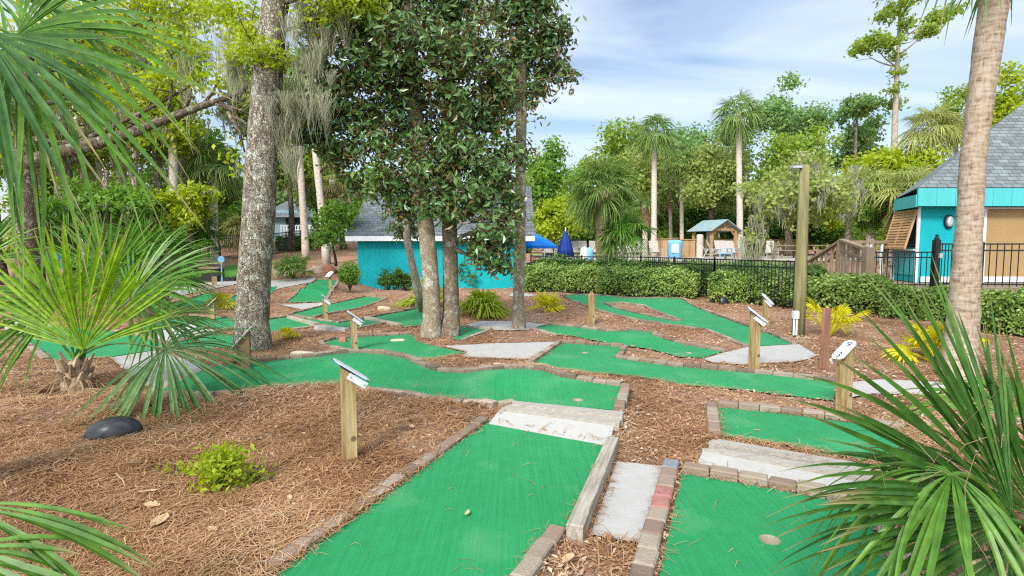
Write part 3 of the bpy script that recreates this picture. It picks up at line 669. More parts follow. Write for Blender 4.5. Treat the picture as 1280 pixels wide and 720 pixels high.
def leaves(mb, p, size, aspect, up=.6, fold=0., out=None, outk=0., rg=rng):
    n = len(p); nr = rg.normal(0, 1, (n, 3)); nr /= np.linalg.norm(nr, axis=1)[:, None]; nr[:, 2] += up
    if out is not None: nr += out * outk
    nr /= np.linalg.norm(nr, axis=1)[:, None] + 1e-9
    a = rg.normal(0, 1, (n, 3)); a -= nr * (a * nr).sum(1)[:, None]; a /= np.linalg.norm(a, axis=1)[:, None] + 1e-9
    b = np.cross(nr, a); size = np.broadcast_to(size, n)[:, None]
    asp = np.broadcast_to(aspect, n)[:, None]
    v = np.stack([p - a * size * .5, p + b * size * asp * .5 + nr * size * fold + a * size * .05, p + a * size * .5, p - b * size * asp * .5 + nr * size * fold + a * size * .05], 1)
    if fold: f = np.array([[0, 2, 1], [0, 3, 2]])[None] + (np.arange(n) * 4)[:, None, None]; f = f.reshape(-1, 3)
    else: f = np.arange(n * 4).reshape(-1, 4)[:, ::-1].copy()
    mb.add(v.reshape(-1, 3), f)
leaves(mb, np.stack([x, y, ground_z(x, y) + rng.uniform(.01, .03, n)], -1), rng.uniform(.016, .05, n) * (1 + .05 * y), rng.uniform(.25, .6, n), up=2.2, fold=.08)
tag(stuff(mb.build('leaf_litter', M['litter'])), 'pale bark chips and small dead leaves strewn over the mulch', 'leaf litter')
# straw that has blown on to the carpets
mb = MB()
for gr_, n_ in ((gA, 80), (gB, 70), (gC, 50), (gJ, 40), (gJ2, 60), (gD, 25), (gH, 35)):
    o_ = np.array(gr_.xy); lo = o_.min(0); hi = o_.max(0); q = rng.uniform(lo, hi, (n_ * 4, 2)); dd = dist_poly(q[:, 0], q[:, 1], gr_.xy)
    k = inpoly(q[:, 0], q[:, 1], gr_.xy) & (rng.random(len(q)) < .12 + .9 * np.exp(-dd / .06)) & (q[:, 1] > 1.8)
    if gr_.isl: k &= ~inpoly(q[:, 0], q[:, 1], gr_.isl)
    q = q[k]; n = len(q); strips(mb, np.stack([q[:, 0], q[:, 1], gr_.z(q[:, 0], q[:, 1]) + .004], -1), rng.uniform(0, 6.28, n), rng.uniform(.04, .15, n), .0018 * (1 + .3 * q[:, 1]), rng.normal(0, .2, n), np.zeros(n))
tag(stuff(mb.build('stray_straw', M['needle'])), 'stray pine needles blown on to the green carpets', 'pine straw')
# big fallen leaves one can count
fallen = [(584,645,.10,'curled tan leaf lying alone on the near left green',1),(947,540,.08,'pale dry leaf on the upper right green',1),(186,622,.17,'long pale leaf on the pine straw below the black dome',0),(200,664,.22,'largest papery dead leaf on the straw at lower left',0),
 (266,675,.12,'rusty brown leaf near the lower left palmetto blade',0),(515,543,.13,'tan dead leaf behind the big wooden sign post',0),(190,639,.16,'pinkish dead leaf beside the largest papery leaf',0),(362,625,.12,'bent dead leaf between the seedling and the brick edging',0),(710,706,.16,'rust red leaf in the straw corner between the two near greens',0)]
for px, py, s_, lab, on in fallen:
    p = G(px, py, .04 if on else .03); s_ *= .72
    if not on: p[2] = float(ground_z(p[0], p[1])) + .03
    mb = MB(); a0 = rng.uniform(0, 6.28); U = np.array([math.cos(a0), math.sin(a0), 0]); V_ = np.array([-U[1], U[0], 0])
    rows = []
    kk_ = rng.uniform(.15, .28)
    for t in np.linspace(0, 1, 9):
        w = s_ * kk_ * math.sin(math.pi * min(1, t * .96 + .02)) ** .8 * (1 + .12 * math.sin(t * 19))
        c = p + U * s_ * (t - .5) + np.array([0, 0, .03 * s_ * 10 * (t - .5) ** 2 + .01])
        rows += [c - V_ * w + np.array([0, 0, w * rng.uniform(.1, .9)]), c, c + V_ * w + np.array([0, 0, w * .35])]
    mb.add(rows, np.array([[3 * k + e, 3 * k + e + 1, 3 * k + e + 4, 3 * k + e + 3] for k in range(8) for e in (0, 1)]))
    tag(mb.build('fallen_leaf', M['deadleaf'], smooth=True), lab, 'fallen leaf', 'large fallen leaves')
# ---------------------------------------------------------------- stones
def rock(p, sx, sy, sz, mat, label, rz=0, rough=.16):
    n1, n2 = 14, 9; v = []; c = [rng.normal(0, 1, 3) for _ in range(6)]
    for i in range(n2 + 1):
        ph = math.pi * i / n2
        for j in range(n1):
            th = 2 * math.pi * j / n1; d = np.array([math.sin(ph) * math.cos(th), math.sin(ph) * math.sin(th), math.cos(ph)])
            r = 1 + rough * sum(math.sin(2.2 * (d @ q) + k) for k, q in enumerate(c)) / 2.2
            w = np.sign(d) * np.abs(d) ** .7
            v.append(w * r * np.array([sx, sy, sz]))
    v = np.array(v); cz, sz_ = math.cos(rz), math.sin(rz); v = v @ np.array([[cz, sz_, 0], [-sz_, cz, 0], [0, 0, 1]]) + p
    f = np.array([[i * n1 + j, (i + 1) * n1 + j, (i + 1) * n1 + (j + 1) % n1, i * n1 + (j + 1) % n1] for i in range(n2) for j in range(n1)])
    return tag(MB().add(v, f).build('rock', M[mat], smooth=True), label, 'rock', 'stones along the course')
for px, py, w, h, mat, lab in [(354,345,20,11,'rock','pale boulder behind the oak trunk, leftmost of the boulder row'),(372,344,14,9,'rock','small rounded boulder between two larger ones in the row'),(397,341.5,15,10,'rock','cream boulder in the row below the leaning palms'),
    (412,341.5,17,10,'rockred','rust orange boulder in the row below the leaning palms'),(426,340.5,9,9,'rock','last pale boulder of the row beside the small tree'),(385,343,8,7,'rock','small boulder tucked between bigger ones in the row'),
    (480,388.5,16,7,'rock','flat pale stone beside the diagonal strip green'),(377,446,26,7,'rock','wide pale stone sunk behind the winding green'),(625,460,17,7,'rock','pale stone behind the scalloped edge of the winding green'),
    (429,428.5,9,8,'rockred','red stone on the kidney shaped green'),(497,427,15,4,'rock','flat tan stone on the kidney shaped green'),(402,382,6,3,'rock','small tan stone at end of upper strip green'),(857,535,14,4,'rock','flat cream stone in the mulch between near greens'),(410,444,12,3,'rock','low sunken stone right of the wide pale stone')]:
    p = G(px, py); k = p[1] / F; rock(p + np.array([0, 0, h * k * .3]), w * k * .55, w * k * .4, h * k * .6, mat, lab, rng.uniform(-.4, .4))
# ---------------------------------------------------------------- hole signs
def unit_(v): return v / np.linalg.norm(v)
def sign(px, py, h, az, tilt, label, plate=True, w=.098, L=.30, pw=.19, mat='post', text=None, edge='blue', rz=.5, bars=0, peak=False, clip=True):
    p = G(px, py); p[2] = float(ground_z(p[0], p[1])) if p[1] < 20 else p[2]
    if az is None:      # players stand square to our line of sight: the plate is seen edge on
        v = unit_(np.array([0, 0, CH]) - p - np.array([0, 0, h])); az = min(np.linspace(-1.2, 1.5, 271), key=lambda q: abs(math.sin(tilt) * (math.cos(q) * v[0] + math.sin(q) * v[1]) + math.cos(tilt) * v[2] - .10))
    t = thing('hole_sign', p, label, 'hole sign' if plate else 'wooden post', 'hole signs on wooden posts' if plate else None)
    ct, s_ = math.cos(tilt), math.sin(tilt); dn = np.array([ct * math.cos(az), ct * math.sin(az), -s_]); sd = np.array([-math.sin(az), math.cos(az), 0]); nr = np.cross(dn, sd)
    mb = MB()
    hx = w / 2; co = [(-hx,-hx),(hx,-hx),(hx,hx),(-hx,hx)]; c_, s2 = math.cos(rz), math.sin(rz)
    co = [(a * c_ - b * s2, a * s2 + b * c_) for a, b in co]
    tops = [h - (math.tan(tilt) * (a * math.cos(az) + b * math.sin(az)) if plate else 0) for a, b in co]
    co = [(p[0] + a, p[1] + b) for a, b in co]
    mb.prism(co, p[2] - .15, [p[2] + q for q in tops])
    if peak: mb.add([(a, b, p[2] + h) for a, b in co] + [(p[0], p[1], p[2] + h + .1)], [[0,1,4],[1,2,4],[2,3,4],[3,0,4]])
    mb.build('post', M[mat], t)
    if plate:
        c = p + np.array([0, 0, h]) + nr * .012 + dn * .02
        A, B = L / 2, pw / 2; r = .035
        out = [(-A+r,-B),(A-r,-B),(A,-B+r),(A,B-r),(A-r,B),(-A+r,B),(-A,B-r),(-A,-B+r)]
        def pl(z0, z1, k, m, name):
            v = [c + dn * a * k + sd * b * k + nr * z0 for a, b in out] + [c + dn * a * k + sd * b * k + nr * z1 for a, b in out]; n = 8
            return MB().add(v, [list(range(n))[::-1], list(range(n, 2 * n))] + [[i, (i + 1) % n, n + (i + 1) % n, n + i] for i in range(n)]).build(name, M[m], t)
        pl(0, .005, 1.015, edge, 'plate_backing'); plate_o = pl(.0055, .011, 1, 'white', 'plate')
        if clip:
            v0 = c - nr * .035 - sd * (w * .62) + dn * .06
            b1 = MB(); b1.bar(v0 - dn * .07, v0 + dn * .09, .008, .05, up=nr); cl = b1.build('bracket', M['white'], t)
            rv = MB()
            for q in (-.05, .07): rv.tube([v0 + dn * q - sd * .001, v0 + dn * q - sd * .012], .006, 8)
            rv.build('rivet', M['steel'], cl)
        mt = Matrix(((sd[0], -dn[0], nr[0], 0), (sd[1], -dn[1], nr[1], 0), (sd[2], -dn[2], nr[2], 0), (0, 0, 0, 1)))
        for s_txt, off, size in (text or []):
            fc = bpy.data.curves.new('number', 'FONT'); fc.body = s_txt; fc.size = size; fc.align_x = 'CENTER'; fc.align_y = 'CENTER'; fc.extrude = .001
            tmp = bpy.data.objects.new('number_curve', fc); me = bpy.data.meshes.new_from_object(tmp); bpy.data.objects.remove(tmp)
            me.materials.clear(); me.materials.append(M['ink']); o = bpy.data.objects.new('number', me); COL.objects.link(o); o.parent = t; o['_o'] = [0, 0, 0]
            m4 = mt.copy(); m4.translation = Vector(c + dn * off + nr * .0122 - p); o.matrix_local = m4
        if bars:
            b = MB()
            for k in range(bars):
                q = c + dn * (-.05 + .05 * k) + nr * .0116; b.bar(q - sd * (.05 - .012 * (k % 2)), q + sd * (.05 - .012 * (k % 2)), .006, .001, up=nr)
            b.build('lettering', M['ink'], t)
    return t
AZ = None
sign(437,578,.70, AZ, R(35), 'largest tee sign on knotty square post beside the near left green', rz=.35, w=.108)
sign(443,438,.60, AZ, R(38), 'white tee sign on grey post in front of the kidney shaped green', rz=.3, L=.32)
sign(407,403,.5, AZ, R(42), 'small tee sign at the end of the concrete pad by the upper strip', rz=.3, L=.26)
sign(413,367,.62, R(250), R(35), 'far tee sign at the right edge of the upper strip green', rz=.3, bars=2)
sign(306,470,.56, R(196), R(48), 'tilted pale tee sign on reddish post against the oak trunk', rz=.3, mat='postdark', L=.36, pw=.24, edge='white', w=.15)
sign(266,401,.55, R(200), R(45), 'thin far tee sign among the greens left of the oak', rz=.3, edge='white')
sign(268,358,.5, 0, R(0), 'short bare post on the path by the lawn', plate=False, w=.16)
sign(739,407,.62, 0, 0, 'bare wooden post with pointed top between two green strips', plate=False, w=.1, peak=True)
sign(942,464,.72, AZ, R(38), 'tee sign on honey coloured post at the edge of the concrete pad', rz=.3, L=.3)
sign(957,409,.58, R(-35), R(45), 'tee sign near the hedge with its face towards the course', rz=.3, bars=2, edge='white')
sign(1030,465,.82, 0, 0, 'plain dark brown post without a plate under the yellow fan plant', plate=False, mat='postdark', w=.075)
sign(1054,518,.62, R(199), R(38), 'white oblong sign numbered 9 and 3 on dark topped post by the palmetto', rz=.4, L=.27, pw=.13, text=[('9', -.075, .10), ('3', .075, .10)], edge='steel', w=.1)
# black domes
def dome(px, py, w, h, label):
    p = G(px, py); k = p[1] / F; p[2] = float(ground_z(p[0], p[1])); w *= k / 2; h *= k
    t = thing('ground_speaker', p, label, 'garden speaker', 'black dome garden speakers')
    prof = [(w * .92, -.05), (w, h * .18), (w * .985, h * .3), (w * .9, h * .55), (w * .7, h * .8), (w * .4, h * .95), (.001, h)]
    o = MB().lathe(p, prof, 28).build('dome', M['black'], t, smooth=True); o.scale = (1, .62, 1); o.rotation_euler = (R(-4), R(-9), .2)
    MB().lathe(p + np.array([0, 0, -.02]), [(w * .8, -.06), (w * .86, .0), (w * .86, .03)], 24).build('base_ring', M['black'], t)
    return t
dome(143,551,68,27,'black plastic dome lying in the pine straw at the left')
dome(905,381,13,10,'small black dome in the mulch at the foot of the hedge')
# ================================================================ PLANTS
def unit(v): v = np.asarray(v, float); return v / (np.linalg.norm(v) + 1e-12)
def frond(mb, hub, fwd, nrm, Rr, nseg=46, spread=125, droop=.35, wmax=.03, rg=rng, base=None, sec=6, cup=.15, petr=.011, zmin=None, bow=.25, tipbend=2.4, curl=0.):
    """one fan leaf: petiole from base to hub, blades radiating about fwd in the plane with normal nrm"""
    hub = np.asarray(hub, float); f = unit(fwd); nrm = np.asarray(nrm, float); nrm = unit(nrm - f * (nrm @ f)); s = np.cross(f, nrm)
    if base is not None:
        base = np.asarray(base, float); L = np.linalg.norm(hub - base); k1 = base + unit(hub - base + np.array([0, 0, bow * L * 1.6])) * L * .4; k2 = hub - f * L * .3
        ts = np.linspace(0, 1, 9)[:, None]; pts = (1-ts)**3*base + 3*(1-ts)**2*ts*k1 + 3*(1-ts)*ts**2*k2 + ts**3*(hub + f * .03)
        mb.tube(pts, np.linspace(petr * 1.5, petr * .8, 9), 6)
    A = R(spread); ang = np.linspace(-A, A, nseg) + rg.normal(0, .35 * A / nseg, nseg)
    dth = 2 * A / nseg
    ln = Rr * (1 - .30 * (np.abs(ang) / A) ** 2.2) * rg.uniform(.9, 1.06, nseg)
    dr = droop * rg.uniform(.65, 1.35, nseg)
    d = np.cos(ang)[:, None] * f + np.sin(ang)[:, None] * s + (cup * np.abs(np.sin(ang)))[:, None] * nrm + rg.normal(0, .035, (nseg, 3))
    d /= np.linalg.norm(d, axis=1)[:, None]
    wd = np.cross(np.broadcast_to(nrm, d.shape), d); wd /= np.linalg.norm(wd, axis=1)[:, None]
    side = rg.normal(0, .06 + curl, nseg)
    rows = []
    for k in range(sec + 1):
        t = k / sec
        p = hub + d * (ln * t)[:, None] + wd * (side * ln * t ** 2)[:, None]
        p[:, 2] -= dr * ln * t ** tipbend
        # keep the blade length roughly constant while it bends
        p -= d * (ln * dr ** 2 * .22 * t ** (tipbend + 1))[:, None]
        w = np.minimum(ln * max(t, .02) * dth * 1.04, wmax) * (1 if t < .45 else max(.03, 1 - ((t - .45) / .55) ** 1.35))
        if zmin is not None: p[:, 2] = np.maximum(p[:, 2], zmin + .01 + .02 * rg.random(nseg))
        fo = nrm * .0 
        lift = np.outer(w * .28, nrm)
        rows += [p - wd * (w / 2)[:, None] + lift, p, p + wd * (w / 2)[:, None] + lift]
    v = np.stack(rows, 1); m = 3 * (sec + 1)
    tv = np.repeat(np.arange(sec + 1) / sec, 3)[None] + rg.normal(-.03, .07, (nseg, 1))
    fc = np.array([[3 * k + e, 3 * k + e + 1, 3 * k + e + 4, 3 * k + e + 3] for k in range(sec) for e in (0, 1)])
    mb.add(v.reshape(-1, 3), (np.arange(nseg)[:, None, None] * m + fc[None]).reshape(-1, 4), tip=np.clip(tv, 0, 1.1))
def crown_fronds(mb, top, n, pl, Rr, rg, nseg=26, sec=4, el0=80, el1=-45, droop=.5, wmax=.04, spread=115, tw=.25):
    for i in range(n):
        az = i * 2.39996 + rg.normal(0, .2); el = R(el0 + (el1 - el0) * ((i + .5) / n) ** .9 + rg.normal(0, 7)); p = pl * rg.uniform(.8, 1.15)
        d0 = np.array([math.cos(el) * math.cos(az), math.cos(el) * math.sin(az), math.sin(el)]); hub = np.asarray(top) + d0 * p + np.array([0, 0, -.12 * p])
        f = unit(d0 + np.array([0, 0, -.35])); up = np.array([0, 0, 1.]) if abs(f[2]) < .9 else np.array([-math.cos(az), -math.sin(az), .2])
        nr = unit(up + rg.normal(0, tw, 3)); frond(mb, hub, f, nr, Rr * rg.uniform(.85, 1.1), nseg, spread, droop * rg.uniform(.7, 1.3), wmax, rg, base=top, sec=sec, petr=.018 * Rr, bow=.1)
def skirt(mb, top, n, rg, L=1.2):
    for i in range(n):
        az = rg.uniform(0, 6.28); d0 = np.array([math.cos(az) * .5, math.sin(az) * .5, -1]); hub = np.asarray(top) + np.array([math.cos(az) * .25, math.sin(az) * .25, -.15 - .5 * rg.random()])
        frond(mb, hub, d0, np.array([math.cos(az), math.sin(az), .2]), L * rg.uniform(.6, 1), 14, 50, .2, .06, rg, sec=3)
def palm_trunk(p, top, r0, r1, mat, t, n=14, k=14, lean=None, flare=1.25):
    p = np.asarray(p, float); top = np.asarray(top, float); pts = []; rad = []
    for i in range(k):
        u = i / (k - 1); q = p + (top - p) * u
        if lean is not None: q = q + np.asarray(lean) * math.sin(math.pi * u)
        pts.append(q); rad.append((r0 + (r1 - r0) * u) * (1 + (flare - 1) * math.exp(-u * 12)) * (1 + .03 * math.sin(i * 2.3)))
    pts[0] = pts[0] - np.array([0, 0, .15])
    return MB().tube(pts, rad, n, jit=.025, rg=rng).build('trunk', M[mat], t, smooth=True)
def boots(t, p, h0, h1, r, n, rg, mat='boot'):
    mb = MB()
    for i in range(n):
        az = i * 2.39996; z = h0 + (h1 - h0) * i / n; d = np.array([math.cos(az), math.sin(az), 0]); q = np.asarray(p) + d * r + np.array([0, 0, z])
        mb.tube([q - d * .05, q + d * .03 + np.array([0, 0, .09]), q + d * .09 + np.array([0, 0, .17 + .06 * rg.random()])], [.05, .04, .012], 5)
    return mb.build('boots', M[mat], t)
# ---------------------------------------------------------------- broadleaf trees
def auto_clumps(rg, c, r, k, s=.42):
    out = []
    for i in range(k):
        d = rg.normal(0, 1, 3); d /= np.linalg.norm(d); d[2] = d[2] * .9 + .1
        q = np.array(c) + d * np.array(r) * rg.uniform(.35, .8); rr = np.array(r) * s * rg.uniform(.6, 1.15); rr[2] *= .75
        out.append((*q, *rr))
    return out
def crown_pts(rg, clumps, n, per, tw, shell=.55):
    cl = np.array(clumps); wgt = (cl[:, 3] * cl[:, 4] + cl[:, 3] * cl[:, 5]) ; idx = rg.choice(len(cl), max(1, n // per), p=wgt / wgt.sum())
    d = rg.normal(0, 1, (len(idx), 3)); d /= np.linalg.norm(d, axis=1)[:, None]
    c = cl[idx]; q = c[:, :3] + d * (rg.random(len(idx)) ** shell)[:, None] * c[:, 3:]
    pts = np.repeat(q, per, 0) + rg.normal(0, tw, (len(q) * per, 3)) * np.array([1, 1, .7]); out = np.repeat(d, per, 0)
    return pts, out
def limbs(mb, base, top, r0, clumps, rg, k=8, n=7, line=None, lr=.6):
    def trunk_at(q): return q if line is None else min(line, key=lambda p_: abs(p_[2] - q[2]))
    cl = sorted(clumps, key=lambda c: -c[3])[:k]
    for c in cl:
        e = np.array(c[:3]); hd = math.hypot(e[0] - top[0], e[1] - top[1]); u = np.clip((e[2] - .45 * hd - base[2]) / (top[2] - base[2] + 1e-6), .25, .97); s = trunk_at(base + (top - base) * u)
        mid = (s + e) / 2 + rg.normal(0, .12, 3) * np.linalg.norm(e - s) - np.array([0, 0, .05 * np.linalg.norm(e - s)])
        r = r0 * (1 - .75 * u) * lr
        ts = np.linspace(0, 1, n)[:, None]; pts = (1 - ts) ** 2 * s + 2 * (1 - ts) * ts * mid + ts ** 2 * e
        mb.tube(pts, np.linspace(r, r * .2, n), 6)
        for _ in range(3):
            a = pts[rg.integers(2, n)]; b = a + rg.normal(0, 1, 3) * np.array(c[3:]) * .9; mb.tube([a, (a + b) / 2 + rg.normal(0, .05, 3), b], [r * .35, r * .22, r * .08], 5)
def moss_mesh(mb, pts, rg, L0=.4, L1=1.3, strands=14, W=.03, rad=.12):
    for q in pts:
        n = strands; p = np.asarray(q) + rg.normal(0, rad, (n, 3)) * np.array([1, 1, .3]); ln = rg.uniform(L0, L1) * rg.uniform(.35, 1, n) * (1.1 - .55 * np.clip(np.hypot(*(p - np.asarray(q))[:, :2].T) / (rad * 1.6), 0, 1)); yaw = rg.uniform(0, 6.28, n)
        s = np.stack([np.cos(yaw), np.sin(yaw), 0 * yaw], -1); rows = []; ph = rg.uniform(0, 6, n)
        cen = np.asarray(q)
        for k in range(6):
            t = k / 5; c = p + (cen - p) * np.array([.72, .72, 0]) * t; c = c + s * (.05 * ln * np.sin(ph + 6 * t))[:, None]; c[:, 2] -= ln * t; w = W * (1 - .75 * t) * (1 + .5 * np.sin(ph + 11 * t))
            rows += [c - s * w[:, None] / 2, c + s * w[:, None] / 2]
        v = np.stack(rows, 1); f = np.array([[2 * k, 2 * k + 1, 2 * k + 3, 2 * k + 2] for k in range(5)])
        mb.add(v.reshape(-1, 3), (np.arange(n)[:, None, None] * 12 + f[None]).reshape(-1, 4))
def broadleaf(name, base, label, clumps, n, size, mat, tr, top=None, bark='brownbark', per=9, tw=.3, aspect=.6, up=.5, fold=0., seed=1, moss=0, trunkpts=None, group=None, cat='tree', outk=.6, mossL=(.6, 1.8), limb=8, shell=.55, mossW=.05, lr=.5):
    rg = np.random.default_rng(seed); base = np.asarray(base, float)
    t = thing(name, base, label, cat, group)
    cl = np.array(clumps); top = np.array([cl[:, 0].mean(), cl[:, 1].mean(), cl[:, 2].max()]) if top is None else np.asarray(top, float)
    mb = MB()
    pts = trunkpts if trunkpts is not None else [base + (top - base) * u + np.array([math.sin(3 * u + seed) * .12, math.cos(4 * u + seed) * .1, 0]) * min(1, 3 * u) for u in np.linspace(0, 1, 12)]
    k = len(pts); pts = [np.asarray(q, float) for q in pts]; pts[0] = pts[0] - np.array([0, 0, .15])
    if np.isscalar(tr): rad = [tr * (1.0 + .4 * math.exp(-9 * i / (k - 1))) * (1 - .75 * (i / (k - 1))) for i in range(k)]
    else: rad = np.interp(np.linspace(0, 1, k), np.linspace(0, 1, len(tr)), tr)
    mb.tube(pts, rad, 16, jit=.02, rg=rg); 
    if limb: limbs(mb, base, top, tr if np.isscalar(tr) else tr[0], clumps, rg, limb, line=pts, lr=lr)
    mb.build('trunk', M[bark], t, smooth=True)
    p, o = crown_pts(rg, clumps, n, per, tw, shell)
    b = MB(); leaves(b, p, size * rg.uniform(.65, 1.3, len(p)), aspect * rg.uniform(.8, 1.2, len(p)), up, fold, o, outk, rg); b.build('crown', M[mat], t)
    if moss:
        b = MB(); q = p[rg.choice(len(p), moss)]; moss_mesh(b, q, rg, *mossL, W=mossW); b.build('moss', M['moss'], t)
    return t
# ---------------------------------------------------------------- near trees
oak_pts = [G(316,438), P(315,400,9.1), P(318,340,9.15), P(324,260,9.2), P(327,200,9.25), P(332,130,9.3), P(338,60,9.3), P(345,0,9.3), P(350,-80,9.3), P(352,-200,9.4)]
def dense(pts, k):
    pts = np.array(pts); u = np.linspace(0, 1, len(pts)); w = np.linspace(0, 1, k)
    return [np.array([np.interp(x, u, pts[:, i]) for i in range(3)]) for x in w]
def P3(px, py, Y, r): c = P(px, py, Y); k = Y / F; return (*c, r[0] * k, r[1] * k, r[2] * k)
oak = broadleaf('oak_tree', G(316,438), 'stout oak with flaking lichen bark beside the tilted sign', 
    [P3(322,66,9.0,(34,40,17)), P3(350,72,9.1,(20,30,14)), P3(430,8,9.2,(55,60,20)), P3(440,-30,9.4,(50,40,30)), P3(310,40,9.5,(30,30,20)), P3(410,-30,9,(60,60,30)), P3(360,-50,9.5,(70,60,35)), P3(395,30,9.3,(30,35,18)), P3(290,12,9.8,(40,40,18)), P3(460,18,9.4,(25,30,14)), P3(300,78,9.2,(20,22,12))],
    7600, .085, 'limeleaf', [.30,.262,.255,.255,.25,.24,.225,.21,.195,.185,.18], lr=.3, trunkpts=dense(oak_pts, 40), bark='oakbark', tw=.09, per=8, seed=11, limb=6, aspect=.55, fold=.12)
rg = np.random.default_rng(5); mb = MB()
mp_ = [P(rg.uniform(335, 412), rg.uniform(15, 130), rg.uniform(8.9, 9.6)) for _ in range(26)] + [P(rg.uniform(345, 372), rg.uniform(110, 200), 9.2) for _ in range(14)] + [P(rg.uniform(375, 440), rg.uniform(-10, 60), 9.2) for _ in range(14)] + [P(rg.uniform(275, 318), rg.uniform(20, 90), 9.3) for _ in range(8)]
moss_mesh(mb, mp_, rg, .35, 1.15, 44, .011, .09); mb.build('moss', M['moss'], oak)
# magnolias
def mclumps(lst, Y): return [P3(a, b, Y + dy, (r, r * 1.0, r2)) for a, b, r, r2, dy in lst]
mag1 = [(440,20,60,42,0),(500,10,55,45,.5),(410,130,38,34,0),(392,142,30,26,.1),(384,168,22,20,.1),(422,98,36,30,.1),(412,182,26,22,.1),(440,232,22,18,.2),(470,90,60,45,-.3),(510,120,50,48,.2),(430,195,32,26,.1),(480,175,48,36,-.2),(520,210,42,36,-.4),(490,235,40,30,0),(480,50,62,40,-.4),(540,60,50,44,-.5),(525,165,42,34,.4),(470,-20,50,34,0),(545,255,34,26,-.5),(400,165,30,26,.2),(450,150,38,30,0),(505,262,24,18,0),(400,60,22,26,0)]
mag2 = [(560,20,50,44,.2),(590,60,45,42,-.4),(570,120,45,40,-.5),(600,150,42,40,-.2),(580,190,42,36,-.5),(610,215,40,34,-.3),(590,255,42,30,-.5),(612,295,34,28,-.6),(622,328,26,15,-.6),(560,-20,50,34,0),(625,110,34,34,0),(640,190,26,32,0),(640,250,24,28,-.1),(598,310,22,20,-.5),(634,300,18,22,-.4),(555,215,26,34,-.6)]
mag3 = [(640,20,40,34,0),(672,8,30,26,.2),(690,45,26,22,0),(668,60,36,30,0),(705,95,17,17,0),(690,85,22,20,.2),(640,90,38,34,.2),(676,110,18,16,0),(650,-22,40,26,0),(640,130,22,22,.3),(655,125,12,14,0),(668,150,9,10,0),(700,30,16,12,0)]
MG = dict(size=.143, mat='magnolia', aspect=.42, up=.35, fold=.10, per=10, tw=.10, outk=.9, shell=.7)
def tp(lst): return dense([P(*a) for a in lst], 30)
m1b = G(538,422)
broadleaf('magnolia_tree', m1b, 'glossy magnolia on the left mottled trunk of the pair', mclumps(mag1, 10.1), 15500, tr=[.215,.165,.152,.147,.14,.128,.11,.09], trunkpts=dense([m1b, P(540,400,10.1), P(538,340,10.1), P(532,280,10.1), P(524,200,10.2), P(516,100,10.3), P(510,0,10.4), P(505,-80,10.4)], 30), bark='greybark', seed=21, limb=14, lr=.3, **MG)
m2b = G(562,421)
broadleaf('magnolia_tree', m2b, 'glossy magnolia on the right trunk of the pair with foliage drooping before the shed', mclumps(mag2, 10.4), 11500, tr=[.205,.157,.143,.138,.132,.125,.11,.1], trunkpts=dense([m2b, P(564,390,10.3), P(563,330,10.3), P(561,250,10.4), P(560,130,10.5), P(562,20,10.6), P(563,-80,10.6)], 30), bark='greybark2', seed=22, limb=14, lr=.3, **MG)
m3b = G(649,411)
broadleaf('magnolia_tree', m3b, 'slim magnolia whose pale bare trunk stands right of the shed front', mclumps(mag3, 11.6), 6800, tr=[.15,.115,.11,.108,.105,.095,.08], trunkpts=dense([m3b, P(648,380,11.5), P(650,300,11.5), P(651,200,11.6), P(652,120,11.6), P(650,20,11.7), P(650,-60,11.7)], 30), bark='greybark', seed=23, limb=10, lr=.3, **MG)
m4b = G(528,390)
broadleaf('leaning_tree', m4b, 'thin pale trunk leaning left in front of the shed wall', mclumps([(505,285,22,16,1.5),(515,262,18,14,1.5)], 12.2), 700, tr=[.125,.10,.088,.082,.07], trunkpts=dense([m4b, P(524,370,13), P(516,335,13), P(509,300,13), P(506,260,13.2)], 20), bark='palebark', seed=24, limb=2, **MG)
# ---------------------------------------------------------------- palms near
def near_palm(name, base, label, specs, mat, boot=None, cat='palm', zmin=None, group=None, seed=3):
    """specs: hub, fwd, nrm, radius, nseg, spread, droop, wmax, mat(optional)"""
    rg = np.random.default_rng(seed); t = thing(name, base, label, cat, group)
    for sp in specs:
        mb = MB(); kw = dict(sp); m = kw.pop('mat', mat); lab = kw.pop('lab', None); kw.setdefault('zmin', zmin)
        frond(mb, rg=rg, **kw); o = mb.build('frond', M[m], t)
        if lab: o['label'] = lab
    return t
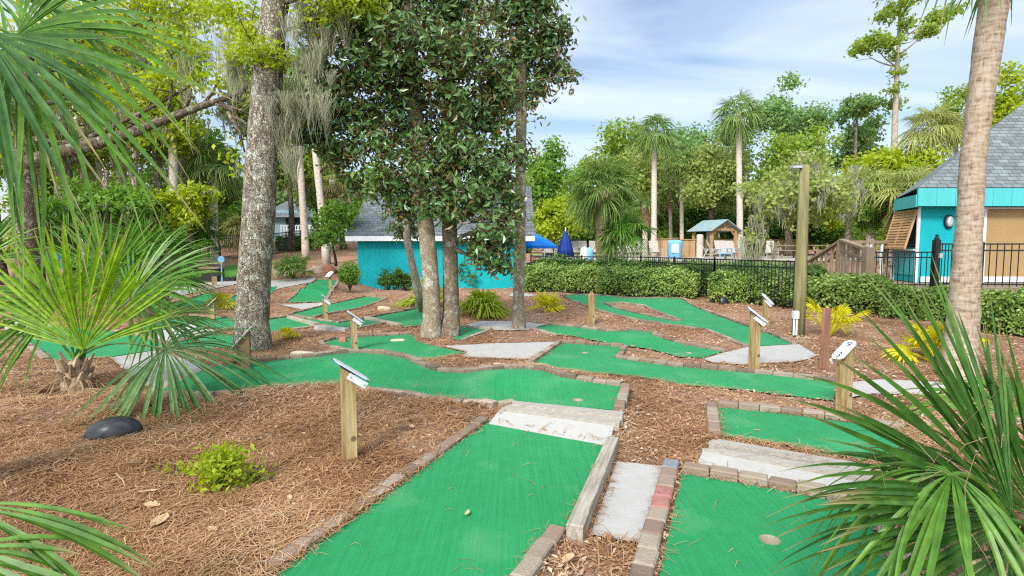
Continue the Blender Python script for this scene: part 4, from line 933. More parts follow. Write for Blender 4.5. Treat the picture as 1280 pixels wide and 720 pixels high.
# upper left: crown hangs in from a palm standing outside the frame
tb = np.array([-3.9, 3.3, 0.0]); tt = np.array([-3.75, 3.25, 2.45])
t = near_palm('sabal_palm', tb, 'palm at upper left whose big green fans hang into view', [
    dict(hub=P(22,44,3.0), fwd=(.86,-.12,-.5), nrm=(.12,-.95,.3), Rr=1.08, nseg=46, spread=118, droop=.45, wmax=.034, base=tt, tipbend=2.2, sec=9, curl=.11, mat='fan'),
    dict(hub=P(-20,40,2.8), fwd=(.12,-.3,-.95), nrm=(.35,-.85,.35), Rr=.92, nseg=26, spread=88, droop=.18, wmax=.034, base=tt, tipbend=2, sec=9, curl=.05),
    dict(hub=P(-10,-10,3.4), fwd=(.9,.2,.25), nrm=(-.2,-.8,.5), Rr=1.1, nseg=34, spread=62, droop=.55, wmax=.032, mat='fan', base=tt, sec=9, curl=.06),
    dict(hub=P(-150,-20,3.3), fwd=(.2,.3,.6), nrm=(.9,-.3,.2), Rr=.9, nseg=40, spread=100, droop=.8, wmax=.034, base=tt, sec=6),
    dict(hub=tt + np.array([-.7,.2,.5]), fwd=(-1,.1,.2), nrm=(0,0,1), Rr=.9, nseg=40, spread=100, droop=.8, wmax=.034, base=tt, sec=6),
    dict(hub=tt + np.array([-.2,.8,.4]), fwd=(-.1,1,.2), nrm=(0,0,1), Rr=.9, nseg=40, spread=100, droop=.8, wmax=.034, base=tt, sec=6),
    dict(hub=tt + np.array([-.3,-.7,.3]), fwd=(-.3,-.8,.1), nrm=(0,0,1), Rr=.85, nseg=40, spread=100, droop=.8, wmax=.034, base=tt, sec=6)], 'fanblue', seed=31)
palm_trunk(tb, tt, .17, .15, 'palm', t); boots(t, tb, 1.2, 2.4, .15, 30, rng)
# left palmetto: hub near the soil, one upright lime fan, a drooping fan to the right
pb = G(96,492); pb[2] = float(ground_z(pb[0], pb[1])); bt = pb + np.array([0, 0, .38]); Yp = pb[1]; zg = pb[2]
sp = [dict(hub=P(104,437,Yp-.1), fwd=(-.02,-.2,1), nrm=(.1,-1,-.1), Rr=1.62, nseg=42, spread=72, droop=.08, wmax=.06, base=bt, mat='fanlime', lab='bright lime upright fan', cup=-.12, sec=7),
    dict(hub=P(72,384,Yp+.1), fwd=(-.85,-.1,.5), nrm=(-.3,-.75,.6), Rr=1.15, nseg=44, spread=100, droop=.35, wmax=.04, base=bt, mat='fan', bow=.05, sec=7),
    dict(hub=P(206,436,Yp-.35), fwd=(1,-.1,-.18), nrm=(.15,-.5,.85), Rr=1.5, nseg=54, spread=112, droop=.55, wmax=.034, base=bt, mat='fanblue', lab='drooping grey green fan on long arching stalk', zmin=zg, bow=.32, sec=8, tipbend=1.7),
    dict(hub=P(165,372,Yp+.5), fwd=(.75,.1,.6), nrm=(-.5,-.75,.45), Rr=1.38, nseg=46, spread=88, droop=.25, wmax=.045, base=bt, mat='fan', sec=7),
    dict(hub=P(135,350,Yp+.9), fwd=(.3,.1,.95), nrm=(.2,-.9,.3), Rr=1.1, nseg=44, spread=80, droop=.15, wmax=.045, base=bt, mat='fan', sec=7),
    dict(hub=P(195,400,Yp+.9), fwd=(.95,.2,.2), nrm=(-.1,-.4,.9), Rr=1.1, nseg=44, spread=100, droop=.4, wmax=.038, base=bt, mat='fan', sec=7),
    dict(hub=P(-30,330,Yp+.4), fwd=(-.3,-.1,.85), nrm=(.5,-.8,.3), Rr=1.0, nseg=40, spread=95, droop=.3, wmax=.038, base=bt, mat='fan', sec=7)]
t = near_palm('palmetto', pb, 'large low palmetto on the left with an upright lime fan', sp, 'fan', seed=32)
MB().tube([pb - np.array([0, 0, .1]), pb + np.array([.0, 0, .12]), pb + np.array([.01, 0, .28]), bt], [.12, .14, .11, .05], 12, jit=.05, rg=rng).build('stump', M['boot'], t)
boots(t, pb, .02, .3, .085, 20, rng)
for hb_, fw_, r_ in (((-.25,-.1,.12),(-.8,-.2,-.6),.45), ((.2,-.16,.1),(.5,-.6,-.5),.38), ((.12,.1,.16),(.7,.4,-.4),.4)):
    mb = MB(); frond(mb, pb + np.array(hb_), fw_, (0, -.3, 1), r_, 16, 70, .35, .03, np.random.default_rng(77), base=pb + np.array([0, 0, .2]), sec=5, zmin=pb[2]); o_ = mb.build('frond', M['dryfrond'], t); o_['label'] = 'dead brown frond at the base'
mb = MB(); rg = np.random.default_rng(8)
for _ in range(70):
    a = rg.uniform(0, 6.28); q = pb + np.array([math.cos(a) * .13, math.sin(a) * .13, .25 * rg.random()]); mb.tube([q, q + np.array([math.cos(a) * .08, math.sin(a) * .08, -.02]), q + np.array([math.cos(a) * .16, math.sin(a) * .16, -.18])], .004, 4, cap=False)
mb.build('fibres', M['dryfrond'], t)
# second palm behind it
pb2 = G(196,391); top2 = pb2 + np.array([-.1, 0, .95])
t = thing('sabal_palm', pb2, 'young palm with thick booted trunk behind the big left palmetto', 'palm')
MB().tube([pb2 - np.array([0,0,.1]), pb2 + np.array([0,0,.3]), pb2 + np.array([0,0,.7]), top2], [.25,.27,.27,.15], 12, jit=.04, rg=rng).build('trunk', M['boot'], t); boots(t, pb2, 0, .85, .24, 44, rng)
rg = np.random.default_rng(33)
for i in range(24):
    az = i * 2.39996; el = R(75 - 95 * (i / 23) ** .9); d0 = np.array([math.cos(el) * math.cos(az), math.cos(el) * math.sin(az), math.sin(el)])
    mb = MB(); frond(mb, top2 + d0 * .8, unit(d0 + np.array([0, 0, -.12])), np.array([-d0[0] * .6, -d0[1] * .6, .8]) + rg.normal(0, .15, 3), 1.15, 36, 100, .28, .04, rg, base=top2, sec=5, zmin=pb2[2])
    mb.build('frond', M['fan'], t)
# right foreground palmetto
rb = np.array([2.2, 2.45, 0.0]); rb[2] = float(ground_z(*rb[:2])); hubR = P(1264,640,2.2); bt = rb + np.array([-.05, -.05, .22])
sp = [dict(hub=P(1266,642,2.15), fwd=(-.62,-.06,.78), nrm=(.35,-.9,.25), Rr=1.2, nseg=40, spread=55, droop=.12, wmax=.036, base=bt, mat='fandeep', sec=9, cup=-.1),
    dict(hub=P(1190,592,2.02), fwd=(-.85,-.25,-.12), nrm=(-.25,-.35,.9), Rr=.64, nseg=38, spread=108, droop=.95, wmax=.022, curl=.12, base=P(1272,665,2.15), mat='fan', lab='arching fan with drooping tips over the near right green', sec=9, tipbend=1.8, bow=.1),
    dict(hub=P(1300,650,2.35), fwd=(-.12,.05,1), nrm=(.1,-1,.1), Rr=.95, nseg=44, spread=62, droop=.12, wmax=.034, base=bt, mat='fandeep', sec=8),
    dict(hub=P(1268,650,2.1), fwd=(-.95,.1,.22), nrm=(-.1,-.75,.6), Rr=1.0, nseg=26, spread=38, droop=.3, wmax=.024, base=bt, mat='fandeep', sec=9),
    dict(hub=P(1350,640,2.5), fwd=(.5,.1,.85), nrm=(.1,-1,.3), Rr=.95, nseg=40, spread=80, droop=.2, wmax=.036, base=bt, mat='fan', sec=7),
    dict(hub=P(1262,690,1.95), fwd=(-.25,-.35,-.5), nrm=(-.4,-.8,.4), Rr=.42, nseg=16, spread=70, droop=.5, wmax=.028, base=bt, mat='fanblue', sec=7, zmin=rb[2]),
    dict(hub=rb + np.array([.6,-.3,.6]), fwd=(.8,-.5,.3), nrm=(0,0,1), Rr=.85, nseg=36, spread=100, droop=.5, wmax=.034, base=bt, mat='fan', sec=6),
    dict(hub=rb + np.array([.5,.5,.7]), fwd=(.6,.7,.4), nrm=(-.3,-.3,1), Rr=.85, nseg=36, spread=100, droop=.5, wmax=.034, base=bt, mat='fan', sec=6)]
t = near_palm('palmetto', rb, 'big palmetto in the right corner with stiff dark green blades', sp, 'fan', seed=41)
boots(t, rb, .0, .25, .09, 14, rng)
mb = MB(); rg = np.random.default_rng(9)
for _ in range(14):
    q = P(rg.uniform(1090,1270), rg.uniform(520,640), rg.uniform(1.9,2.2)); d = rg.normal(0, .09, 3); mb.tube([q, q + d + np.array([0,0,.03]), q + d * 2.1, q + d * 2.8 + rg.normal(0,.03,3)], .0011, 4, cap=False)
mb.build('fibres', M['dryfrond'], t)
# bottom left palmetto, hub just outside the frame
lb = np.array([-2.35, 1.75, 0.0]); bt = lb + np.array([0, 0, .2])
sp = [dict(hub=P(-60,632,2.0), fwd=(.92,.0,-.05), nrm=(-.1,-.25,1), Rr=.78, nseg=7, spread=15, droop=.36, wmax=.05, base=bt, sec=9, tipbend=1.9, bow=.1, mat='fan'),
    dict(hub=P(-70,690,1.85), fwd=(.8,-.1,-.15), nrm=(-.1,-.3,1), Rr=.55, nseg=10, spread=34, droop=.3, wmax=.05, base=bt, sec=8, mat='fan'),
    dict(hub=lb + np.array([-.5,.2,.7]), fwd=(-.7,.3,.5), nrm=(0,0,1), Rr=.8, nseg=36, spread=100, droop=.5, wmax=.034, base=bt, sec=6),
    dict(hub=lb + np.array([-.2,-.5,.8]), fwd=(-.2,-.6,.8), nrm=(0,-1,.5), Rr=.8, nseg=36, spread=100, droop=.4, wmax=.034, base=bt, sec=6)]
t = near_palm('palmetto', lb, 'palmetto at the bottom left edge with a few long blades reaching in', sp, 'fan', seed=42, zmin=.02); boots(t, lb, 0, .22, .09, 12, rng)
# tall bare palm trunk at right
rp = G(1197,478); t = thing('sabal_palm', rp, 'tall leaning palm trunk in front of the teal hut', 'palm')
pts = dense([rp - np.array([0,0,.2]), P(1201,430,7.1), P(1205,380,7.1), P(1211,290,7.1), P(1216,200,7.1), P(1229,100,7.1), P(1243,0,7.15), P(1258,-100,7.2), P(1272,-190,7.25)], 60)
rd = np.interp(np.linspace(0,1,60), [0,.12,.25,.4,.55,.7,.8,1], [.215,.19,.168,.138,.135,.150,.158,.15]) * (1 + .02 * np.sin(np.arange(60) * 1.9))
MB().tube(pts, rd, 22, jit=.022, rg=rng).build('trunk', M['palm'], t, smooth=True)
mb = MB(); crown_fronds(mb, pts[-1], 26, 1.0, 1.0, np.random.default_rng(51)); mb.build('crown', M['fan'], t)
# ---------------------------------------------------------------- clumps of fans and small plants
def clump(px, py, label, mat, n, r, seed, nseg=12, spread=70, pl=.25, wmax=.03, droop=.5, name='fan_plant', el=(80, 10), group=None):
    rg = np.random.default_rng(seed); p = G(px, py); t = thing(name, p, label, 'plant', group); mb = MB()
    for i in range(n):
        az = i * 2.39996 + rg.normal(0, .3); e = R(rg.uniform(el[1], el[0])); d0 = np.array([math.cos(e) * math.cos(az), math.cos(e) * math.sin(az), math.sin(e)])
        frond(mb, p + d0 * pl * rg.uniform(.7, 1.3) + np.array([0, 0, .05]), unit(d0 + np.array([0, 0, -.1])), np.array([-d0[0] * .5, -d0[1] * .5, 1]) + rg.normal(0, .2, 3), r * rg.uniform(.75, 1.1), nseg, spread, droop, wmax, rg, base=p, sec=4, zmin=p[2])
    mb.build('fronds', M[mat], t); return t
clump(604,395,'wide yellow green fan clump right of the magnolia pair','yellowgreen',46,.62,61,nseg=10,pl=.3,wmax=.055,droop=.6)
clump(685,389,'small yellow fan clump between slim magnolia and pointed post','yellow',18,.5,62,nseg=9,pl=.15,wmax=.05,droop=.3)
clump(1038,420,'round flat yellow fan beside the lamp pole','yellow',9,.44,63,nseg=26,spread=120,pl=.42,wmax=.05,droop=.3,el=(60,15))
clump(1160,452,'yellow fan plant half hidden by the right palmetto blades','yellow',15,.42,64,nseg=12,spread=90,pl=.3,wmax=.05,droop=.4)
clump(1202,446,'yellow tuft behind the tall leaning palm trunk','yellow',8,.32,65,nseg=12,spread=90,pl=.25,wmax=.05)
clump(276,387,'low yellow tuft left of the oak trunk','yellow',14,.4,66,nseg=10,pl=.2,wmax=.06)
clump(360,425,'tiny yellow tuft right of the oak foot','yellow',8,.22,67,nseg=8,pl=.1,wmax=.04)
clump(536,384,'yellow green tuft behind the leaning pale trunk','yellowgreen',22,.75,68,nseg=10,pl=.4,wmax=.05)
clump(125,358,'yellow plant glimpsed through the lime palmetto fan','yellow',18,.55,69,nseg=10,pl=.3,wmax=.06)
clump(366,349,'small blue green palm by the boulder row','fanfar',26,.62,70,nseg=18,spread=100,pl=.6,wmax=.05,name='palm_seedling')
# leafy shrubs
def shrub(px, py, w, h, label, mat, n, size, seed, name='shrub', d=None, dz=0, up=.5, cat='shrub', group=None, Y=None):
    rg = np.random.default_rng(seed); p = G(px, py) if Y is None else P(px, py, Y); 
    if Y is not None: p[2] = gz(p[0], p[1]) - .05
    k = p[1] / F; W, H = w * k / 2, h * k; t = thing(name, p, label, cat, group)
    cl = [(p[0] + rg.normal(0, .35) * W, p[1] + rg.normal(0, .3) * W, p[2] + H * rg.uniform(.3, .8), W * rg.uniform(.35, .6), W * rg.uniform(.35, .6), H * rg.uniform(.2, .35)) for _ in range(9)]
    mb = MB()
    for c in cl: mb.tube([p, (p + np.array(c[:3])) / 2 + rg.normal(0, .04, 3), np.array(c[:3])], [.018, .013, .006], 5)
    mb.build('stems', M['brownbark'], t)
    q, o = crown_pts(rg, cl, n, 6, .06 * max(1, W), .5); b = MB(); q[:, 2] = np.maximum(q[:, 2], p[2] + .03)
    leaves(b, q, size * rg.uniform(.7, 1.3, len(q)), .5, up, .08, o, .5, rg); b.build('foliage', M[mat], t); return t
shrub(438,365,36,36,'rounded green shrub at the left corner of the shed','midleaf',1800,.11,71)
shrub(486,363,34,26,'low dark shrub under the shed wall, left of the other dark one','darkleaf',1100,.12,72)
shrub(506,363,30,28,'dark shrub under the shed wall beside the leaning trunk','darkleaf',1100,.12,73)
shrub(576,360,40,38,'dark shrub against the shed behind the fan clump','darkleaf',900,.13,74)
shrub(275,612,62,48,'small bright green seedling on the pine straw','limeleaf',900,.05,75,name='seedling',cat='plant')
shrub(222,596,14,12,'tiny green sprig left of the bright seedling','limeleaf',60,.04,76,name='seedling',cat='plant')
shrub(318,606,22,18,'little green sprig right of the bright seedling','limeleaf',110,.045,77,name='seedling',cat='plant')
# small crape tree at the shed corner
b_ = G(420,332); broadleaf('small_tree', b_, 'thin dark sapling with airy leaves at the shed corner', [P3(418,285,22,(22,22,18)),P3(405,295,22,(16,16,14)),P3(430,262,22,(20,20,16)),P3(412,268,22,(16,16,12))], 1800, .16, 'midleaf', .06, per=6, tw=.2, seed=78, limb=4)
# hedges
def hedge(pts, w, h, label, n, seed, size=.075, mat='hedge'):
    rg = np.random.default_rng(seed); pts = np.array(pts); c = pts.mean(0); t = thing('hedge', (c[0], c[1], gz(c[0], c[1])), label, 'hedge')
    seg = np.linalg.norm(np.diff(pts[:, :2], axis=0), axis=1); cum = np.r_[0, np.cumsum(seg)]
    def at(u): return np.interp(u, cum, pts[:, 0]), np.interp(u, cum, pts[:, 1])
    # dark solid core, added inside the leaves to block the view through
    mb = MB(); k = 24; rows = []
    for i in range(k + 1):
        u = cum[-1] * i / k; x, y = at(u); x2, y2 = at(min(cum[-1], u + .1)); x1, y1 = at(max(0, u - .1)); d = unit([x2 - x1, y2 - y1, 0]); nn = np.array([-d[1], d[0], 0]); z = gz(x, y)
        e = .8 * min(1, .35 + 3 * min(i, k - i) / k); hh = h * .86 * (.94 + .06 * math.sin(u * 1.7))
        for a, b in ((-.42, 0), (-.46, .6), (-.3, .95), (.3, .95), (.46, .6), (.42, 0)): rows.append(np.array([x, y, z + hh * b - (.05 if b == 0 else 0)]) + nn * a * w * e)
    f = [[i * 6 + j, i * 6 + j + 1, i * 6 + j + 7, i * 6 + j + 6] for i in range(k) for j in range(5)] + [[0, 1, 2, 3, 4, 5], [k * 6 + j for j in (5, 4, 3, 2, 1, 0)]]
    mb.add(rows, f); mb.build('dark_core', M['hedgecore'], t)
    u = rg.uniform(-.02, 1.02, n) * cum[-1]; a = rg.uniform(0, math.pi, n); x, y = at(u); x2, y2 = at(np.minimum(u + .05, cum[-1])); x1, y1 = at(np.maximum(u - .05, 0))
    d = np.stack([x2 - x1, y2 - y1], -1); d /= np.linalg.norm(d, axis=1)[:, None] + 1e-9; nn = np.stack([-d[:, 1], d[:, 0]], -1)
    ex = np.minimum(u, cum[-1] - u); e = np.sqrt(np.clip(.3 + ex / (w * .5), .05, 1))
    bump_ = 1 + .05 * np.sin(u * 3.1 + seed) + .04 * np.sin(u * 7.7) + .05 * np.sin(u * 5 + a * 6)
    ca, sa = np.cos(a), np.sin(a); sup = lambda q, p_: np.sign(q) * np.abs(q) ** p_
    r = (rg.random(n) ** .25) * bump_
    off = sup(ca, .4) * w / 2 * r * e; zz = sup(sa, .5) * h * r * (.75 + .25 * e)
    q = np.stack([x + nn[:, 0] * off, y + nn[:, 1] * off, hbase(x, y) + zz], -1) + rg.normal(0, .025, (n, 3)); q[:, 2] = np.maximum(q[:, 2], hbase(x, y) + .04)
    o = np.stack([nn[:, 0] * ca, nn[:, 1] * ca, sa], -1); b = MB(); leaves(b, q, size * rg.uniform(.7, 1.4, n), .6, .2, .08, o, .9, rg); b.build('foliage', M[mat], t); return t
def hp(lst): return [G(a, b)[:2] for a, b in lst]
hedge(hp([(658,363),(700,364),(750,366)]), 1.35, .93, 'clipped hedge section nearest the shed corner', 17000, 81)
hedge(hp([(752,367),(800,370),(872,373)]), 1.3, .9, 'clipped hedge section beyond the leaf shaped mulch island', 17000, 82)
hedge(hp([(890,376),(960,380),(1040,388),(1110,394)]), 1.3, .9, 'long hedge running behind the lamp pole', 24000, 83)
hedge(hp([(1105,396),(1160,400),(1215,405)]), 1.2, .72, 'hedge section below the iron gate post', 13000, 84)
hedge(hp([(1200,410),(1250,414),(1330,424)]), 1.3, .80, 'hedge section right of the tall leaning palm', 13000, 85)
hedge([(.9,21.6),(3,20.9),(5.4,19.4)], .9, 1.15, 'dark hedge line just behind the pool fence', 12000, 86, size=.09, mat='darkleaf')
hedge([(5.5,19.2),(7,16.7),(8.2,14.8)], .9, 1.1, 'dark hedge behind the fence right of the pavilion view', 12000, 87, size=.09, mat='darkleaf')
# ================================================================ BACKGROUND TREES AND PALMS
def GT(px, Y): x = (px - CX) / F * Y; return np.array([x, Y, gz(x, Y)])
def bgtree(px, top, w, Y, label, mat, seed, n=6000, size=.34, low=.32, k=16, name='broadleaf_tree', tr=.25, moss=0, s=.42, up=.5, lowpx=None, shell=.55, bark='brownbark', limb=9, cat='tree', mossL=(.8, 2.4), ybias=1.0, group=None):
    rg = np.random.default_rng(seed); b = GT(px, Y); kk = Y / F; topz = P(px, top, Y)[2]; bz = P(px, lowpx, Y)[2] if lowpx else b[2] + (topz - b[2]) * low
    c = (b[0], b[1], (topz + bz) / 2); r = (w * kk / 2, w * kk / 2 * ybias, (topz - bz) / 2)
    cl = auto_clumps(rg, c, r, k, s)
    return broadleaf(name, b, label, cl, n, size, mat, tr, top=np.array([b[0], b[1], topz - .25 * (topz - bz)]), bark=bark, per=8, tw=.28 * size / .3, seed=seed, moss=moss, up=up, limb=limb, shell=shell, cat=cat, mossL=mossL, group=group)
# right hand tree line
bgtree(684,172,66,38,'bright green tree rising just right of the shed roof','midleaf',101,7000,.26,lowpx=300)
bgtree(690,238,80,34,'yellow green shrubby tree behind the pool umbrellas','limeleaf',102,5000,.24,lowpx=310,tr=.12)
bgtree(765,137,120,50,'tall sunlit tree with rounded top behind the stocky palm','oakleaf',103,9000,.34,lowpx=280)
bgtree(722,205,70,46,'tree filling the gap left of the stocky palm','midleaf',104,5000,.32,lowpx=310)
bgtree(848,140,100,56,'darker tree behind the two tall palms','pineleaf',105,7000,.36,lowpx=260)
bgtree(815,175,110,44,'olive tree low behind the tall left palm','oliveleaf',106,7000,.3,lowpx=300)
bgtree(885,165,120,40,'feathery olive tree left of the tall right palm','oliveleaf',107,9000,.27,lowpx=285)
bgtree(905,140,90,58,'distant dark tree peeping over the feathery olive one','pineleaf',108,4500,.36,lowpx=260)
bgtree(972,84,110,52,'high spreading tree with open crown above the lamp pole','pineleaf',109,8500,.34,lowpx=220,s=.36)
bgtree(985,150,130,38,'broad light green tree between tall palm and lamp pole','oakleaf',110,10000,.26,lowpx=300)
bgtree(1052,125,110,50,'tree with ragged gaps left of the vine clad pine','pineleaf',111,5600,.32,lowpx=240,s=.3)
bgtree(1060,180,130,34,'bright tree mass behind the wooden ramp','limeleaf',112,11000,.24,lowpx=310)
bgtree(1128,165,120,30,'yellow green tree close behind the teal hut','limeleaf',113,11000,.22,lowpx=315)
bgtree(1105,200,90,26,'dense leafy tree between ramp and hut','midleaf',114,8000,.2,lowpx=312,tr=.12)
bgtree(1188,90,90,46,'thin topped tree left of the tall leaning palm','oakleaf',115,3800,.28,lowpx=200,s=.28)
bgtree(1268,74,90,40,'sunlit tree over the hut roof at the right edge','limeleaf',116,6000,.28,lowpx=190)
bgtree(1235,100,80,50,'tree showing between leaning palm and hut roof','oakleaf',117,5000,.3,lowpx=220)
for i, (px, tp_, w_, Y, m, lab) in enumerate([(792,235,90,44,'darkleaf','dark thicket tree left of the pavilion'),(850,225,100,48,'midleaf','green thicket tree behind the pavilion roof'),(915,222,110,46,'darkleaf','dark thicket tree right behind the pavilion'),(985,240,100,44,'darkleaf','shaded thicket tree behind the picnic tables'),(1045,235,110,42,'midleaf','green thicket tree behind the mossy tree'),(735,250,90,52,'darkleaf','dark thicket behind the stocky palm trunk'),(660,255,70,50,'darkleaf','dark thicket just beyond the shed roof end')]):
    bgtree(px, tp_, w_, Y, lab, m, 130 + i, 6500, .3, lowpx=322, tr=.14, cat='tree', name='thicket_tree')
# tall pine wrapped in vine
rg = np.random.default_rng(140); Y = 44; b = GT(1120, Y)
cl = [P3(a, c, Y + rg.normal(0, .8), (r, r, r * .55)) for a, c, r in [(1123,10,17),(1108,20,13),(1135,28,11),(1140,-5,12),(1090,52,20),(1075,62,13),(1108,58,13),(1172,22,15),(1190,14,12),(1160,36,13),(1148,45,10),(1122,70,8),(1122,90,9),(1120,110,10),(1118,130,12),(1124,50,8),(1150,-8,10),(1205,8,7),(1100,-8,9)]]
broadleaf('pine_tree', b, 'very tall bare limbed pine wrapped in green vine', cl, 4200, .3, 'oakleaf', .3, top=P(1126,-10,Y), bark='palebark', per=7, tw=.2, seed=140, limb=14, trunkpts=dense([b, P(1117,200,Y), P(1120,120,Y), P(1123,50,Y), P(1127,-10,Y)], 20))
bgtree(1065,118,60,46,'small spreading tree with twisting boughs left of the vine clad pine','pineleaf',141,2600,.28,lowpx=150,s=.3)
# mossy tree
t = bgtree(1003,170,180,21,'low mossy tree draped in grey Spanish moss behind the lamp pole','oliveleaf',142,7000,.16,lowpx=315,k=22,tr=.16,moss=90,bark='palebark',s=.34,mossL=(.3,1.2))
bgtree(948,262,30,21,'thin forked tree with moss left of the lamp pole','oliveleaf',143,600,.14,lowpx=320,moss=20,tr=.08,bark='palebark',k=6,limb=5)
# palms: prototype crowns in local space, copied
def palm_proto(name, p, h, label, r0, seed, mat='fanfar', pl=.8, Rr=.95, n=30, sk=0, trunk='palmpale', el1=-50, lean=None, group=None, top=None, droop=.55, nseg=24):
    rg = np.random.default_rng(seed); p = np.asarray(p, float); top = p + np.array([0, 0, h]) if top is None else np.asarray(top, float); t = thing(name, p, label, 'palm', group)
    palm_trunk(p, top, r0, r0 * .85, trunk, t, lean=lean)
    mb = MB(); crown_fronds(mb, top, n, pl, Rr, rg, nseg=nseg, sec=4, el1=el1, droop=droop, wmax=.06); mb.build('crown', M[mat], t)
    if sk: mb = MB(); skirt(mb, top, sk, rg, 1.3); mb.build('dry_fronds', M['dryfrond'], t)
    return t
def tallpalm(px, pytop, pybot, Y, label, **kw):
    b = GT(px, Y); return palm_proto('tall_palm', b, 0, label, top=P(kw.pop('pxt', px), pytop, Y), **kw)
tallpalm(817,168,312,36,'tall slender palm left of the pavilion',r0=.19,seed=201,pl=.9,Rr=1.15,pxt=818)
tallpalm(925,142,312,36,'tallest palm with white trunk beside the pavilion',r0=.2,seed=202,pl=.95,Rr=1.2,pxt=923)
tallpalm(1160,160,260,30,'palm with arched pale fronds above the hut roof',r0=.2,seed=203,mat='fanpale',pl=.9,Rr=1.1,pxt=1164)
tallpalm(852,205,308,40,'palm with thin pale trunk just left of the pavilion',r0=.15,seed=204,pl=.7,Rr=.9,sk=6)
tallpalm(806,255,310,40,'palm with brown skirt of dead fronds left of tall slender palm',r0=.2,seed=205,sk=16,n=18)
tallpalm(838,240,310,42,'thin palm in the thicket between slender palm and pavilion',r0=.14,seed=206,sk=6,n=18)
tallpalm(938,240,310,44,'brown skirted palm behind the pavilion gable',r0=.2,seed=207,sk=18,n=18)
tallpalm(1088,235,310,26,'low palm with hanging dry fronds left of the hut',r0=.2,seed=208,mat='fanpale',sk=14,n=22)
tallpalm(1140,240,310,24,'palm with straw coloured fronds next to the hut eave',r0=.18,seed=209,mat='fanpale',sk=16,n=20)
# stocky palm by the pool with a tufted pup beside it
b = GT(757, 21.5); top = P(753,238,21.5); rg = np.random.default_rng(210); t = thing('sabal_palm', b, 'stocky thick trunked palm standing behind the pool fence', 'palm')
palm_trunk(b, top, .36, .27, 'boot', t, flare=1.3); boots(t, b, .1, top[2] - b[2] - .1, .28, 110, rg)
for i in range(44):
    az = i * 2.39996; el = R(82 - 135 * ((i + .5) / 44) ** .95); d0 = np.array([math.cos(el) * math.cos(az), math.cos(el) * math.sin(az), math.sin(el)]); hub = top + d0 * .75 + np.array([0,0,.05])
    mb = MB(); frond(mb, hub, unit(d0 + np.array([0, 0, -.3])), np.array([-d0[0], -d0[1], .9]) + rg.normal(0, .25, 3), 1.05 * rg.uniform(.85, 1.1), 28, 105, .42, .05, rg, base=top, sec=5); mb.build('frond', M['fanfar'], t)
b = GT(771, 20.9); rg = np.random.default_rng(211); t = thing('young_palm', b, 'young forked palm right of the stocky palm trunk', 'palm'); t1 = P(782,292,20.9); t2 = P(770,298,20.9)
mb = MB(); mb.tube([b - np.array([0,0,.1]), (b + t1) / 2 + np.array([.04,0,0]), t1], [.09,.07,.06], 8); mb.tube([b - np.array([0,0,.1]), (b + t2) / 2, t2], [.08,.06,.05], 8); mb.build('trunk', M['palebark'], t)
mb = MB(); crown_fronds(mb, t1, 13, .55, .95, rg, nseg=26, el0=75, el1=-20, wmax=.045); crown_fronds(mb, t2, 7, .4, .8, rg, nseg=24, el0=75, el1=-10, wmax=.045); mb.build('crown', M['fan'], t)
# ---------------------------------------------------------------- left background
# big oak with a long mossy limb
rg = np.random.default_rng(301); Yo = 14.5; b = GT(34, Yo)
cl = [P3(a, c, Yo + dy, (r, r, r * .6)) for a, c, r, dy in [(60,40,55,0),(150,25,55,1),(230,60,45,.5),(200,100,30,0),(260,95,28,0),(120,70,50,2),(20,90,60,1),(90,120,40,2),(290,90,22,0),(180,5,50,1),(240,10,50,1),(300,40,26,1),(150,120,26,.5),(285,190,12,0),(295,210,10,0)]]
oak2 = broadleaf('live_oak', b, 'spreading live oak at the left with long crooked mossy limb', cl, 7000, .15, 'limeleaf', .3, top=P(30,60,Yo), bark='brownbark', per=8, tw=.16, seed=301, limb=10, moss=70, mossL=(.6,1.6), mossW=.025, trunkpts=dense([b, P(34,260,Yo), P(30,180,Yo), P(34,100,Yo), P(40,30,Yo)], 20))
mb = MB(); lp = dense([P(30,205,Yo), P(70,192,Yo-.3), P(110,182,Yo-.4), P(160,168,Yo-.3), P(205,150,Yo), P(245,135,Yo), P(290,120,Yo), P(310,108,Yo)], 24); mb.tube(lp, np.linspace(.19,.05,24), 10, jit=.05, rg=rg)
for a, c, d_, e in [(275,128,300,150),(290,145,312,160),(250,135,275,95),(270,130,312,142),(205,150,215,90),(285,140,306,190),(230,140,238,100)]: mb.tube([P(a,c,Yo), P((a+d_)/2+4,(c+e)/2,Yo), P(d_,e,Yo)], [.06,.04,.02], 6)
mb.build('limb', M['brownbark'], oak2, smooth=True)
